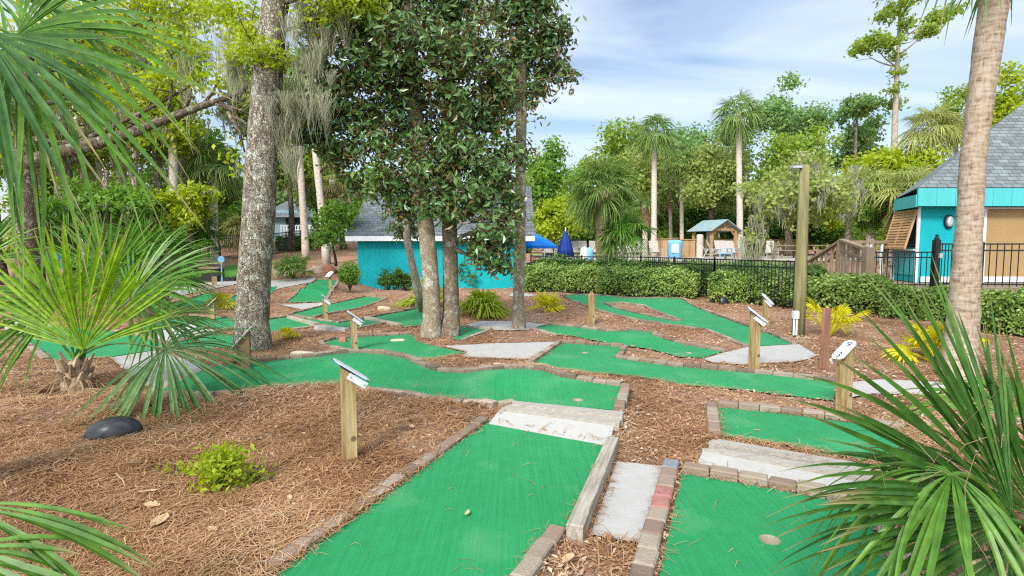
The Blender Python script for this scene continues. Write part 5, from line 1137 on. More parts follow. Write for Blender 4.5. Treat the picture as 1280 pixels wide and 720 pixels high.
bgL = [(90,70,150,22,'oakleaf','oak behind the upper left palm fans',260,60),(200,90,130,24,'limeleaf','lime leaved tree left of the oak trunk',220,40),(270,150,90,30,'midleaf','green tree between the crooked limb and the oak trunk',290,20),(150,60,150,34,'pineleaf','tall grey green tree over the left palm trunks',240,40),
    (40,150,120,26,'midleaf','leafy tree low at the far left',300,20),(120,195,120,32,'oakleaf','light thicket tree behind the left palm trunks',312,20),(210,205,120,36,'midleaf','green thicket tree left of the small crowned palm',312,20),(285,215,100,38,'midleaf','green thicket tree behind the iron fence',312,20),
    (365,120,80,34,'oakleaf','mossy tree just right of the oak trunk',270,60),(400,150,90,38,'midleaf','tree behind the pale leaning palms',290,30),(430,215,80,36,'oakleaf','lighter thicket tree above the shed roof edge',300,10),(350,200,80,50,'pineleaf','distant tree behind the blue grey house',290,10),(465,190,90,44,'midleaf','tree behind the shed ridge',300,0),(540,200,120,46,'midleaf','green tree hidden behind the magnolia pair',300,0),(620,190,90,48,'midleaf','tree behind the right part of the shed roof',300,0),
    (330,90,110,28,'oliveleaf','pale mossy tree high behind the oak trunk',200,60),(60,230,100,20,'oakleaf','low leafy bush tree behind the left palmetto',330,0),(0,60,110,20,'limeleaf','lime tree at the far left edge',230,20),(135,215,130,21,'midleaf','bright bushy tree in front of the left palm trunk row',300,30),(235,225,70,23,'limeleaf','lime bushy tree between palm trunks near the oak',300,25)]
for i, (px, tp_, w_, Y, m, lab, lo, ms) in enumerate(bgL):
    bgtree(px, tp_, w_, Y, lab, m, 320 + i, 4800, .009 * Y if Y < 30 else .28, lowpx=lo, tr=.2, moss=ms, name='broadleaf_tree' if 'thicket' not in lab else 'thicket_tree')
# palms on the left
tallpalm(268,205,325,26,'palm with full round crown left of the oak trunk',r0=.17,seed=401,pl=.8,Rr=1.0,n=36)
tallpalm(383,95,327,28,'pale tall palm trunk leaning left behind the oak',r0=.17,seed=402,pxt=368,n=22)
tallpalm(409,90,324,26,'pale tall palm trunk leaning left of the shed',r0=.17,seed=403,pxt=384,n=22)
tallpalm(415,225,300,34,'small palm with tan skirt near the shed roof',r0=.2,seed=404,mat='fanpale',sk=14,n=20)
for i, (px, tp_, Y, r) in enumerate([(108,40,24,.19),(131,60,27,.15),(155,50,25,.2),(168,85,30,.15),(219,50,24,.18),(231,60,26,.16),(95,90,28,.16),(72,60,26,.17)]):
    tallpalm(px, tp_, 320, Y, ['stout grey palm trunk far left of the row','thin palm trunk second in the left row','stout pale palm trunk in the middle of the left row','thin distant palm trunk of the left row','pale palm trunk nearest the oak in the left row','slim palm trunk paired beside it near the oak','palm trunk half hidden by hanging fans','leftmost palm trunk of the left row'][i], r0=r, seed=410 + i, pxt=px + [-4,3,-5,2,-6,-3,2,3][i], n=20, sk=4)
for i, (px, tp_, Y, lab) in enumerate([(245,262,24,'low dark fan palm behind the young booted palm'),(160,255,22,'low fan palm glimpsed over the left palmetto'),(300,262,34,'squat palm with dry fronds by the iron fence'),(60,255,18,'squat fan palm at the far left behind the palmetto')]):
    b = GT(px, Y); palm_proto('squat_palm', b, 0, lab, .2, 430 + i, top=P(px, tp_ + 22, Y), n=26, Rr=.9, pl=.6, mat='fan' if i != 2 else 'fanpale', sk=8 if i == 2 else 0, trunk='boot')

# ================================================================ BUILDINGS
# --- shed behind the magnolias
t = thing('shed', (-2.7, 22, 0), 'teal stucco shed with grey shingle roof and white fascia', 'shed')
x0, x1, y0, y1 = -6.05, .55, 22.0, 29.6
MB().prism([(x0,y0),(x1,y0),(x1,y1),(x0,y1)], -.3, 1.98).build('wall', M['teal'], t)
ym = (y0 + y1) / 2; ze, zr = 1.98, 4.25
MB().add([(x0,y0,1.99),(x0,y1,1.99),(x0,ym,zr-.2)], [[0,1,2]]).add([(x1,y0,1.99),(x1,y1,1.99),(x1,ym,zr-.2)], [[0,2,1]]).build('gable', M['teal'], t)
rx0, rx1, ry0, ry1 = -6.42, .88, 21.6, 30.0
def roofslab(a, b, c, d, th, name, mat, parent):
    v = [np.array(q, float) for q in (a, b, c, d)]; n = unit(np.cross(v[1] - v[0], v[2] - v[0])) * th
    return MB().add([q for q in v] + [q - n for q in v], [[0,1,2,3],[7,6,5,4],[0,4,5,1],[1,5,6,2],[2,6,7,3],[3,7,4,0]]).build(name, M[mat], parent)
roofslab((rx0,ry0,2.06),(rx1,ry0,2.06),(rx1,ym,zr+.12),(rx0,ym,zr+.12),.08,'roof','roof',t)
roofslab((rx1,ry1,2.06),(rx0,ry1,2.06),(rx0,ym+.02,zr+.12),(rx1,ym+.02,zr+.12),.08,'roof','roof',t)
MB().box(((rx0+rx1)/2, ry0+.02, 1.95), (rx1-rx0, .035, .19)).build('fascia', M['white'], t)
for xx in (rx0 + .02, rx1 - .02):
    mb = MB(); mb.bar((xx, ry0+.06, 1.95), (xx, ym, zr+.0), .035, .19); mb.build('fascia', M['white'], t)
MB().box((.48, 21.985, .95), (.07, .03, 1.9)).build('downpipe', M['white'], t)
# --- teal hut on its deck
H = thing('hut', (12.5, 16, .6), 'teal octagonal hut with grey shingle roof and tan roll shutter', 'hut')
zf = .62
A0, A1, A2, A3, A4 = (11.88,17.4), (11.56,16.0), (20,16.0), (20,24), (15.2,21)
MB().prism([A1,A2,A3,A4,A0], zf, 3.0).build('wall', M['teal'], H)
E0, E1, E2 = (11.78,17.4), (11.2,15.6), (20.5,15.6)
ap = np.array([16.6,18.4,6.35]); ap2 = np.array([20.5,18.4,6.35])
rb_ = MB(); 
v = [(E1[0],E1[1],3.27),(E2[0],E2[1],3.27),ap2,ap,(E0[0],E0[1],3.1),(15.3,21.5,3.2),(20.5,22,3.2)]
rb_.add(v, [[0,1,2,3],[4,0,3],[5,4,3],[6,5,3,2],[4,5,6,1,0]]); rb_.build('roof', M['roof2'], H)
# fascia: grooved boards hung under the eave
def board_fascia(a, b, zb, zt, parent):
    a = np.array(a); b = np.array(b); L = np.linalg.norm(b - a); n = max(1, int(L / .5)); mb = MB(); d = (b - a) / L; nr = np.array([d[1], -d[0]])
    for i in range(n):
        c = a + d * L * (i + .5) / n; mb.box((c[0], c[1], (zb + zt) / 2), (L / n - .01, .03, zt - zb), math.atan2(d[1], d[0]))
    o = mb.build('fascia', M['tealtrim'], parent)
    q0 = a - nr * .03; q1 = b - nr * .03; mb2 = MB(); mb2.bar((q0[0], q0[1], (zb+zt)/2), (q1[0], q1[1], (zb+zt)/2), .03, zt - zb - .01); mb2.build('fascia_backing', M['teal'], parent)
board_fascia(E1, E2, 2.76, 3.25, H); board_fascia(E0, (E1[0]-.005,E1[1]+.03), 2.74, 3.08, H)
# window face (chamfer) with wainscot, trim and propped louvre shutter
def trim(a, b, w, name='trim', mat='white', d=.05): return MB().bar(a, b, w, d).build(name, M[mat], H)
dv = np.array([A0[0]-A1[0], A0[1]-A1[1]]); Lc = np.linalg.norm(dv); dv /= Lc; no = np.array([-dv[1], dv[0]])   # outward (to the left)
if no[0] > 0: no = -no
def C(u, z, o=.0): return np.array([A1[0] + dv[0] * u + no[0] * o, A1[1] + dv[1] * u + no[1] * o, z])
trim(C(-.02, zf, .02), C(-.02, 2.76, .02), .07, 'corner_trim'); trim(C(Lc, zf, .03), C(Lc, 2.8, .03), .1, 'corner_trim')
trim(C(.06, 1.55, .03), C(Lc-.06, 1.55, .03), .09, 'sill')
mb = MB(); mb.add([C(.1,1.62,.012), C(Lc-.08,1.62,.012), C(Lc-.08,2.72,.012), C(.1,2.72,.012)], [[0,1,2,3]]); mb.build('window', M['glass'], H)
mb = MB()
for i in range(11): mb.add([C(.06+ (Lc-.12)*i/11, zf+.2, .02), C(.06+(Lc-.12)*(i+.93)/11, zf+.2, .02), C(.06+(Lc-.12)*(i+.93)/11, 1.5, .02), C(.06+(Lc-.12)*i/11, 1.5, .02)], [[0,1,2,3]])
mb.build('wainscot', M['tealtrim'], H)
sh = MB(); 
def S(u, v): return C(.04 + u * (Lc - .06), 2.70 - 1.12 * v, .05 + .27 * v)
for u in (0, .5, 1): sh.bar(S(u, 0), S(u, 1), .06, .05)
for v_ in (0.02, .98): sh.bar(S(0, v_), S(1, v_), .07, .05)
so_ = sh.build('shutter', M['cedar'], H); so_['label'] = 'propped brown louvre shutter'
sl = MB()
for i in range(13):
    v_ = (i + 1) / 14; a, b = S(.02, v_), S(.98, v_); sl.bar(a, b, .082, .012, up=(no[0] * .85, no[1] * .85, .5))
sl.build('slats', M['slat'], so_)
# facing wall: oval lamp, tan shutter with white frame, skirting
c = np.array([(1183 - CX) / F * 15.95, 15.96, P(1183, 277, 15.95)[2]])
lp = thing('x', c, 'x', 'x'); bpy.data.objects.remove(lp)
ml = MB(); v = []
def ell(y, rx, rz, n=18): return [(c[0] + rx * math.cos(a), y, c[2] + rz * math.sin(a)) for a in np.arange(n) * 2 * math.pi / n]
def rings(rs, n=18):
    vv = [p for r_ in rs for p in r_]; return vv, [[i * n + j, i * n + (j + 1) % n, (i + 1) * n + (j + 1) % n, (i + 1) * n + j] for i in range(len(rs) - 1) for j in range(n)] + [[(len(rs) - 1) * n + j for j in range(n)]]
lm = MB().add(*rings([ell(15.99, .13, .2), ell(15.93, .13, .2), ell(15.92, .105, .17)])).build('wall_lamp', M['iron'], H)
MB().add(*rings([ell(15.925, .1, .16), ell(15.88, .085, .14), ell(15.86, .04, .07)])).build('lens', M['steel'], lm)
xs0 = (1224 - CX) / F * 16; 
MB().box((xs0 + 2.6, 15.985, 1.7), (5.0, .03, 2.0)).build('roll_shutter', M['tan'], H)
trim((xs0 + .02, 15.96, zf), (xs0 - .0, 15.96, 2.72), .16, 'door_frame'); trim((xs0 - .1, 15.965, 2.73), (xs0 + 5, 15.965, 2.73), .07, 'door_frame')
MB().box((14.0, 15.97, zf + .09), (4.7, .03, .16)).build('skirting', M['white'], H)
# deck under the hut
D = thing('deck', (12.5, 14.5, 0), 'low weathered timber deck edge under the teal hut', 'deck')
MB().prism([(8.6,14.15),(10.55,13.95),(20,13.3),(20,24),(9.2,24),(8.4,17)], .45, .6).build('deck_boards', M['wood'], D)
mb = MB(); 
for z_ in (.0, .16, .31): mb.bar((8.6,14.12,z_+.06), (10.6,13.92,z_+.06), .06, .14); mb.bar((10.6,13.92,z_+.065), (20,13.27,z_+.065), .06, .14)
mb.build('retaining_boards', M['wood'], D)
# iron fences -------------------------------------------------------------
def fence(pts, h, label, sp=.11, post=2.4, pw=.05, zb=None, rails=(.1, .98), lowrail=None, name='iron_fence', bar=.016, group=None, z_at=None):
    pts = [np.array(q, float) for q in pts]; c = sum(pts) / len(pts); za = z_at or (lambda x, y: gz(x, y))
    t = thing(name, (c[0], c[1], za(c[0], c[1])), label, 'fence', group); mb = MB(); rl = MB(); ps = []
    for a, b in zip(pts[:-1], pts[1:]):
        L = np.linalg.norm(b - a); n = max(1, int(L / sp)); k = max(1, round(L / post))
        for i in range(n + 1):
            q = a + (b - a) * i / n; z = za(*q); mb.box((q[0], q[1], z + h / 2 + .03), (bar, bar, h - .06))
        for i in range(k):
            p0 = a + (b - a) * i / k; p1 = a + (b - a) * (i + 1) / k
            for r_ in rails + ((rails[1] - .14,)): rl.bar((*p0, za(*p0) + h * r_), (*p1, za(*p1) + h * r_), .03, .035)
            ps.append(p0)
        ps.append(b)
    mb.build('pickets', M['iron'], t); rl.build('rails', M['iron'], t)
    for q in ps: MB().box((q[0], q[1], za(*q) + h * .5), (pw, pw, h * 1.06), cham=.01).build('post', M['iron'], t)
    return t
f0 = .15
fence([(.75,22.2),(2.6,20.9),(4.6,20.0),(6.0,16.6),(7.3,13.9)], 1.17, 'black iron pool fence with square posts behind the hedges', post=2.2, z_at=lambda x, y: .12)
zd = lambda x, y: .6
fence([(8.95,14.2),(10.5,14.0)], .92, 'short low iron railing between ramp post and gate post', sp=.13, post=9, z_at=zd)
fence([(10.62,13.96),(11.0,13.93)], 1.13, 'narrow iron gate beside the black gate post', sp=.075, post=9, z_at=zd)
fence([(11.62,13.85),(14.2,13.55)], 1.13, 'iron railing in front of the tan roll shutter', sp=.155, post=9, z_at=zd)
g = thing('gate_post', (10.56, 13.97, .6), 'stout black gate post with latch and finial', 'post'); MB().box((10.56,13.97,1.2), (.13,.13,1.25), cham=.02).build('post', M['iron'], g)
MB().lathe((10.56,13.97,1.82), [(.05,0),(.06,.03),(.03,.07),(.045,.1),(.001,.14)], 10).build('finial', M['iron'], g); MB().box((10.6,13.88,1.42), (.07,.06,.12)).build('latch', M['steel'], g)
zl = lambda x, y: gz(x, y)
fence([GT(200,30)[:2], GT(262,29)[:2], GT(318,28)[:2]], 1.25, 'black iron fence across the slope left of the oak', sp=.13, z_at=zl)
fence([GT(338,30)[:2], GT(392,38)[:2], GT(430,44)[:2]], 1.25, 'black iron fence in front of the blue grey house', sp=.15, z_at=zl)
hedge([GT(350,34)[:2], GT(388,36)[:2]], 1.2, .9, 'distant hedge below the blue grey house', 4000, 441, size=.14, mat='midleaf')
# wooden ramp -------------------------------------------------------------
Rm = thing('ramp_railing', (8.4, 15, .5), 'weathered wooden stair railing leading up to the hut deck', 'railing')
mb = MB(); 
pA = P(1085,311,14.2); pB = P(1052,302,17.0); pC = P(1011,327,19.5)
def wpost(name, q, w, top): MB().box((q[0], q[1], (top + .1) / 2), (w, w, top - .1)).build(name, M['wood'], Rm)
wpost('post', P(1085,320,14.2), .20, P(1085,309,14.2)[2]); wpost('post', P(1052,320,17), .18, pB[2] + .06)
MB().bar(pB + np.array([0,0,.05]), pA + np.array([0,0,-.02]), .16, .07).build('handrail', M['wood'], Rm)
MB().bar(pB + np.array([0,0,-.25]), pA + np.array([0,0,-.3]), .08, .07).build('handrail', M['wood'], Rm)
MB().bar(pC, pB + np.array([0,0,.03]), .16, .07).build('handrail', M['wood'], Rm); MB().bar(pC + np.array([.1,0,-.3]), pB + np.array([.1,0,-.3]), .1, .07).build('handrail', M['wood'], Rm)
for u in np.linspace(.1, .9, 6):
    q = pC + (pB - pC) * u; MB().box((q[0], q[1], (q[2] + .3) / 2), (.07, .07, q[2] - .3)).build('baluster', M['wood'], Rm)
for u in np.linspace(.12, .88, 5):
    q = pB + (pA - pB) * u; MB().box((q[0], q[1], (q[2] + .3) / 2), (.06, .06, q[2] - .3)).build('baluster', M['wood'], Rm)
D2 = thing('deck_railing', (10.2, 17.2, .6), 'dark beam and pale balusters of the deck behind the hut corner', 'railing')
a, b = P(1056,302.5,17.2), P(1119,302.5,17.4); MB().bar(a, b, .12, .09).build('beam', M['wood'], D2)
for i, u in enumerate(np.linspace(.06, .96, 9)):
    q = a + (b - a) * u; MB().box((q[0], q[1], (q[2] + .45) / 2), (.06, .06, q[2] - .48)).build('baluster', M['wood' if i % 2 else 'white'], D2)
MB().bar(a + np.array([0,0,-.75]), b + np.array([0,0,-.75]), .05, .06).build('lower_rail', M['wood'], D2)
# lamp pole ---------------------------------------------------------------
lb_ = G(998,418); Yl = lb_[1]; tp_ = P(1006,207,Yl); t = thing('lamp_pole', lb_, 'tall mossy wooden lamp pole with floodlight on top', 'lamp pole')
MB().tube([lb_ - np.array([0,0,.2]), lb_ + (tp_ - lb_) * .3, lb_ + (tp_ - lb_) * .7, tp_], [.112,.106,.094,.085], 16, jit=.01, rg=rng).build('pole', M['pole'], t, smooth=True)
MB().box(tp_ + np.array([-.17,-.02,-.03]), (.17,.13,.04), cham=.015).build('floodlight', M['steel'], t); MB().box(tp_ + np.array([-.02,0,-.02]), (.12,.09,.06)).build('lamp_bracket', M['steel'], t)
q = lb_ + np.array([-.14,-.1,0]); cb_ = MB(); cb_.tube([q, q + np.array([0,0,.32])], .018, 8); cb_.tube([q + np.array([.05,0,0]), q + np.array([.05,0,.32])], .018, 8); cb_.build('conduit', M['white'], t); MB().box(q + np.array([.025,0,.38]), (.1,.07,.14), cham=.01).build('junction_box', M['white'], t)
# ================================================================ POOL SIDE
def poolsheet(name, poly, dz, mat):
    V = densify([np.array(p) for p in poly], 2); n = len(V); ov, oe, of, *_ = delaunay_2d_cdt([Vector((float(a[0]), float(a[1]))) for a in V], [(i, (i + 1) % n) for i in range(n)], [list(range(n))], 1, 1e-5)
    ov = np.array([[a.x, a.y] for a in ov]); mb = MB(); mb.add(np.column_stack([ov, hbase(ov[:,0], ov[:,1]) + dz]), [list(f) for f in of]); return struct(mb.build(name, M[mat]))
for q_, dz_, m_, n_ in POOLSIDE: poolsheet(n_, q_, dz_, m_)
def umbrella_open(px, pyt, pyb, wpx, Y, mat, label, n=8):
    k = Y / F; top = P(px, pyt, Y); r = wpx * k / 2; hz = (pyb - pyt) * k; z0 = gz(top[0], top[1]); t = thing('parasol', (top[0], top[1], z0), label, 'parasol')
    th = np.arange(n) * 2 * math.pi / n; rim = [(top[0] + r * math.cos(a), top[1] + r * math.sin(a), top[2] - hz) for a in th]; val = [(top[0] + r * math.cos(a), top[1] + r * math.sin(a), top[2] - hz - .14) for a in th]
    mb = MB(); mb.add([top] + rim + val, [[0, 1 + i, 1 + (i + 1) % n] for i in range(n)] + [[1 + i, 1 + n + i, 1 + n + (i + 1) % n, 1 + (i + 1) % n] for i in range(n)]); mb.build('canopy', M[mat], t)
    MB().tube([(top[0], top[1], z0), top + np.array([0,0,.08])], .03, 8).build('pole', M['steel'], t); MB().lathe((top[0], top[1], z0 + .03), [(.3,0),(.3,.08),(.06,.12)], 12).build('base', M['steel'], t); return t
umbrella_open(683,287,297,52,36,'canvascyan','open cyan parasol farther back by the pool')
umbrella_open(664,288,307,66,30,'canvasblue','open bright blue parasol beside the shed corner')
q = P(707,290,26); z0 = gz(q[0], q[1]); t = thing('closed_parasol', (q[0], q[1], z0), 'closed navy parasol standing behind the pool fence', 'parasol'); k = 26 / F
prof = [(.10,0),(.36,.04),(.30,.4),(.2,.8),(.1,1.1),(.07,1.18),(.001,1.25)]; bz = P(707,322,26)[2]
th = np.arange(24) * 2 * math.pi / 24; v = []
for r_, z_ in prof: v += [(q[0] + r_ * (1 + .16 * math.cos(8 * a)) * math.cos(a), q[1] + r_ * (1 + .16 * math.cos(8 * a)) * math.sin(a), bz + z_) for a in th]
MB().add(v, np.array([[i * 24 + j, i * 24 + (j + 1) % 24, (i + 1) * 24 + (j + 1) % 24, (i + 1) * 24 + j] for i in range(len(prof) - 1) for j in range(24)])).build('canopy', M['canvasnavy'], t, smooth=True)
MB().tube([(q[0], q[1], z0), (q[0], q[1], bz + 1.4)], .03, 8).build('pole', M['white'], t)
# sling chairs: one built, the rest copied
def make_chair(p, mat='chair', label=''):
    p = np.asarray(p, float); t = thing('lounge_chair', p, label, 'chair', 'sling chairs round the pool')
    o = lambda x, y, z: p + np.array([x, y, z])
    MB().add([o(-.28,-.55,.36), o(.28,-.55,.36), o(.28,.05,.30), o(-.28,.05,.30), o(-.28,-.55,.33), o(.28,-.55,.33), o(.28,.05,.27), o(-.28,.05,.27)], [[0,1,2,3],[7,6,5,4],[0,4,5,1],[2,6,7,3],[1,5,6,2],[3,7,4,0]]).build('seat', M[mat], t)
    MB().add([o(-.28,.05,.30), o(.28,.05,.30), o(.28,.42,1.02), o(-.28,.42,1.02), o(-.28,.08,.29), o(.28,.08,.29), o(.28,.45,1.01), o(-.28,.45,1.01)], [[0,1,2,3],[7,6,5,4],[0,4,5,1],[2,6,7,3],[1,5,6,2],[3,7,4,0]]).build('backrest', M[mat], t)
    for sx_ in (-.3, .3):
        mb = MB(); mb.bar(o(sx_,-.55,.0), o(sx_,-.55,.55), .035); mb.build('leg', M['steel'], t); mb = MB(); mb.bar(o(sx_,.3,0), o(sx_,.05,.55), .035); mb.build('leg', M['steel'], t)
        mb = MB(); mb.bar(o(sx_,-.6,.57), o(sx_,.2,.57), .05, .025); mb.build('armrest', M['steel'], t)
    return t
chairs = [(934,33,1.2,'tan sling chair on the pool deck turned sideways, left of the blue chair'),(946,34,1.1,'tan sling chair just behind the sideways one'),(797,38,.1,'lone sling chair on the grass left of the slender palm'),(818,38,0,'sling chair at the foot of the slender palm'),(840,38,.2,'sling chair left of the light blue bin'),(914,36,.1,'sling chair right of the blue chair'),(937,37,0,'sling chair behind the tall white palm'),(962,36,-.2,'sling chair right of the tall white palm'),(768,38,0,'sling chair right of the stocky palm'),(729,38,.1,'sling chair left of the stocky palm'),(742,38,-.1,'sling chair close beside the stocky palm trunk'),(718,38,0,'sling chair behind the closed navy parasol'),(685,37,.1,'sling chair under the bright blue parasol')]
# x is given where the chair stands in the photograph
xs_ = [885,893,796,818,788,914,930,962,764,729,742,718,685]
proto = None
for i, (c_, px) in enumerate(zip(chairs, xs_)):
    b = GT(px, c_[1] - 4); b[2] += .03
    if proto is None: proto = make_chair(b, label=c_[3])
    else: copy_tree(proto, b, c_[2], 1.0, c_[3])
proto.rotation_euler = (0, 0, 1.2)
bc = make_chair(GT(902, 29) + np.array([0,0,.03]), 'chair', 'blue framed chair at the front edge of the pool deck'); 
for ch in bc.children:
    if ch.name.startswith(('leg', 'armrest', 'seat')): ch.data.materials[0] = M['bluepaint']
# pavilion: built square to its own axes, then turned so that the gable looks right of us
pv = GT(892, 36); t = thing('pavilion', pv, 'timber picnic pavilion with pale green metal roof', 'pavilion'); o = lambda x, y, z: pv + np.array([x, y, z])
hw, hl, hE, hR = 1.35, 1.05, 2.25, 3.1
roofslab(o(-hw-.45,hl+.4,hE),o(-hw-.45,-hl-.4,hE),o(0,-hl-.4,hR+.12),o(0,hl+.4,hR+.12),.06,'roof','metalroof',t); roofslab(o(hw+.45,-hl-.4,hE),o(hw+.45,hl+.4,hE),o(.005,hl+.4,hR+.12),o(.005,-hl-.4,hR+.12),.06,'roof','metalroof',t)
for xx in (-hw, hw):
    for yy in (-hl, hl): MB().box(o(xx, yy, hE / 2 + .05), (.2, .2, hE + .1)).build('post', M['cedar'], t)
for yy in (-hl, hl):
    mb = MB(); mb.bar(o(-hw-.25,yy,hE+.12), o(hw+.25,yy,hE+.12), .14, .2); mb.bar(o(0,yy,hE+.2), o(0,yy,hR), .12); mb.bar(o(-hw-.2,yy+.01,hE+.08), o(0,yy+.01,hR), .1, .14); mb.bar(o(hw+.2,yy+.02,hE+.08), o(0,yy+.02,hR), .1, .14); mb.bar(o(0,yy+.015,hE+.2), o(-.6,yy+.015,hE+.5), .08); mb.bar(o(0,yy+.015,hE+.2), o(.6,yy+.015,hE+.5), .08)
    mb.build('truss', M['cedar'], t)
for xx in (-hw, hw):
    s_ = -1 if xx > 0 else 1; mb = MB(); mb.bar(o(xx, -hl+.03, hE-.5), o(xx + s_*.5, -hl+.03, hE+.02), .1); mb.build('brace', M['cedar'], t)
t.rotation_euler = (0, 0, R(25)); t.scale = (.74, .74, .74)
# board fences
def boardfence(a, b, h, label, mat='cedar', sp=.16):
    a = np.array(a); b = np.array(b); L = np.linalg.norm(b - a); n = int(L / sp); d = (b - a) / L; c = (a + b) / 2; t = thing('board_fence', (c[0], c[1], gz(*c)), label, 'fence'); mb = MB()
    for i in range(n):
        q = a + d * L * (i + .5) / n; z = gz(*q); mb.box((q[0], q[1], z + h / 2), (L / n - .012, .025, h), math.atan2(d[1], d[0]))
    mb.build('boards', M[mat], t); m2 = MB(); m2.bar((*a, gz(*a) + h + .03), (*b, gz(*b) + h + .03), .14, .05); m2.build('cap_rail', M[mat], t); return t
boardfence(GT(812,37)[:2], GT(846,37)[:2], 1.15, 'cedar board fence left of the light blue bin'); boardfence(GT(850,35)[:2], GT(868,34)[:2], 1.1, 'short cedar board enclosure right of the light blue bin')
boardfence(GT(868,42)[:2], GT(1010,42)[:2], 1.15, 'long cedar fence behind the pavilion')
q = GT(843, 33.5); t = thing('towel_bin', q, 'light blue plastic bin by the cedar fence', 'bin')
MB().lathe(q, [(.34,0),(.4,.1),(.44,.9),(.46,1.0),(.3,1.08),(.001,1.1)], 20).build('body', M['bluepaint'], t, smooth=True); MB().box(q + np.array([-.1,-.42,.6]), (.42,.08,.5), cham=.02).build('door', M['white'], t)
q = GT(874, 34); t = thing('stone_pillar', q, 'short pale round pillar in front of the pavilion', 'pillar'); MB().lathe(q, [(.2,0),(.2,1.35),(.17,1.42),(.001,1.44)], 14).build('shaft', M['palmpale'], t)
q = GT(730, 27.4); t = thing('pool_float_bin', q, 'white plastic tub standing at the pool edge', 'tub'); MB().lathe(q, [(.18,0),(.22,.3),(.16,.55),(.13,.7),(.001,.75)], 14).build('body', M['white'], t, smooth=True)
q = GT(736, 27.5); t = thing('pool_float_bin', q, 'blue plastic tub beside the white one', 'tub'); MB().lathe(q, [(.17,0),(.22,.2),(.2,.5),(.12,.66),(.001,.7)], 14).build('body', M['bluepaint'], t, smooth=True)
q = GT(763, 19.6); t = thing('utility_box', q, 'pale blue utility box at the fence foot', 'box'); MB().box(q + np.array([0,0,.38]), (.3,.25,.76), cham=.02).build('body', M['bluepaint'], t); MB().box(q + np.array([0,0,.78]), (.34,.29,.05)).build('lid', M['white'], t)
q = GT(779, 26.6); t = thing('handrail', q, 'white pool ladder rail behind the fence', 'rail'); MB().tube([q, q + np.array([-.1,0,.4]), q + np.array([-.3,0,.9]), q + np.array([-.45,.1,.75])], .03, 8).build('rail', M['white'], t)
def picnic(px, Y, label, rz=0):
    q = GT(px, Y) + np.array([0,0,.03]); t = thing('picnic_table', q, label, 'picnic table', 'picnic tables behind the pool'); o = lambda x, y, z: q + np.array([x, y, z])
    MB().box(o(0,0,.74), (1.8,.75,.05)).build('tabletop', M['wood'], t)
    for s_ in (-.65, .65): MB().box(o(0,s_,.45), (1.8,.28,.05)).build('bench', M['wood'], t)
    for x_ in (-.65, .65):
        for s_ in (-1, 1): mb = MB(); mb.bar(o(x_, s_*.7, 0), o(x_, s_*.25, .72), .09, .05); mb.build('leg', M['wood'], t)
    return t
for px, Y, lab in [(985,33,'brown picnic table left of the lamp pole'),(950,37,'brown picnic table beside the pavilion right post'),(902,38.5,'brown picnic table under the pavilion roof'),(1026,34,'brown picnic table half hidden behind the lamp pole')]: picnic(px, Y, lab)
# ================================================================ FAR LEFT PROPS
hz_ = GT(385, 46); hz = gz(hz_[0], hz_[1]); t = thing('house', hz_, 'blue grey two storey house far behind with white balcony', 'house')
cx, cy = hz_[0], 46; MB().prism([(cx-3.4,cy),(cx+4.2,cy),(cx+4.2,cy+7),(cx-3.4,cy+7)], hz-.5, 4.6).build('wall', M['tealhouse'], t)
rz_ = MB(); e = .6; ze = P(385,272,46)[2]; zt = P(385,250,46)[2] + .4
rz_.add([(cx-3.4-e,cy-e,ze),(cx+4.2+e,cy-e,ze),(cx+4.2+e,cy+7+e,ze),(cx-3.4-e,cy+7+e,ze),(cx-.6,cy+3.5,zt+.9),(cx+1.4,cy+3.5,zt+.9)], [[0,1,5,4],[1,2,5],[2,3,4,5],[3,0,4],[3,2,1,0]]); rz_.build('roof', M['roof'], t)
for px in (364, 374, 396, 404):
    a = GT(px, 46); z_ = P(px,279,46)[2]; w_ = MB().box((a[0], cy-.03, z_), (.62,.06,1.0)).build('window', M['glass'], t); MB().box((a[0], cy-.055, z_+.53), (.74,.05,.07)).build('frame', M['white'], w_); MB().box((a[0], cy-.055, z_-.53), (.74,.05,.07)).build('frame', M['white'], w_)
bl = P(372,288,45); bc_ = MB()
MB().box((bl[0], cy-.6, bl[2]-.55), (2.6,1.2,.12)).build('balcony', M['white'], t)
rb2 = MB(); 
for i in range(12): rb2.box((bl[0]-1.25+i*.227, cy-1.17, bl[2]-.05), (.12,.04,.85))
rb2.bar((bl[0]-1.3,cy-1.17,bl[2]+.4), (bl[0]+1.3,cy-1.17,bl[2]+.4), .06); rb2.build('balcony_rail', M['white'], t)
for s_ in (-1.2, 1.2): MB().box((bl[0]+s_, cy-1.1, (bl[2]-.6+hz)/2), (.14,.14,bl[2]-.6-hz)).build('post', M['white'], t)
# prop with wooden top, and pale round sign
q = GT(266, 21); t = thing('bench_box', q, 'dark low box with weathered wooden top near the lawn', 'bench'); MB().box(q + np.array([0,0,.22]), (.6,.5,.44), cham=.02).build('box', M['iron'], t); MB().box(q + np.array([0,0,.48]), (.75,.6,.06)).build('top', M['wood'], t); MB().prism([(q[0]-.9,q[1]-.2),(q[0]+.9,q[1]-.2),(q[0]+.9,q[1]+.3),(q[0]-.9,q[1]+.3)], q[2]-.05, q[2]+.12).build('base', M['iron'], t)
q = GT(277, 20.5); t = thing('round_sign', q, 'pale blue round sign on a slim post by the lawn', 'sign'); MB().tube([q, q + np.array([0,0,.8])], .025, 8).build('post', M['bluepaint'], t)
th = np.arange(20) * 2 * math.pi / 20; v = [(q[0] + .125 * math.cos(a), q[1] - .03, q[2] + .85 + .125 * math.sin(a)) for a in th] + [(q[0] + .125 * math.cos(a), q[1], q[2] + .85 + .125 * math.sin(a)) for a in th]
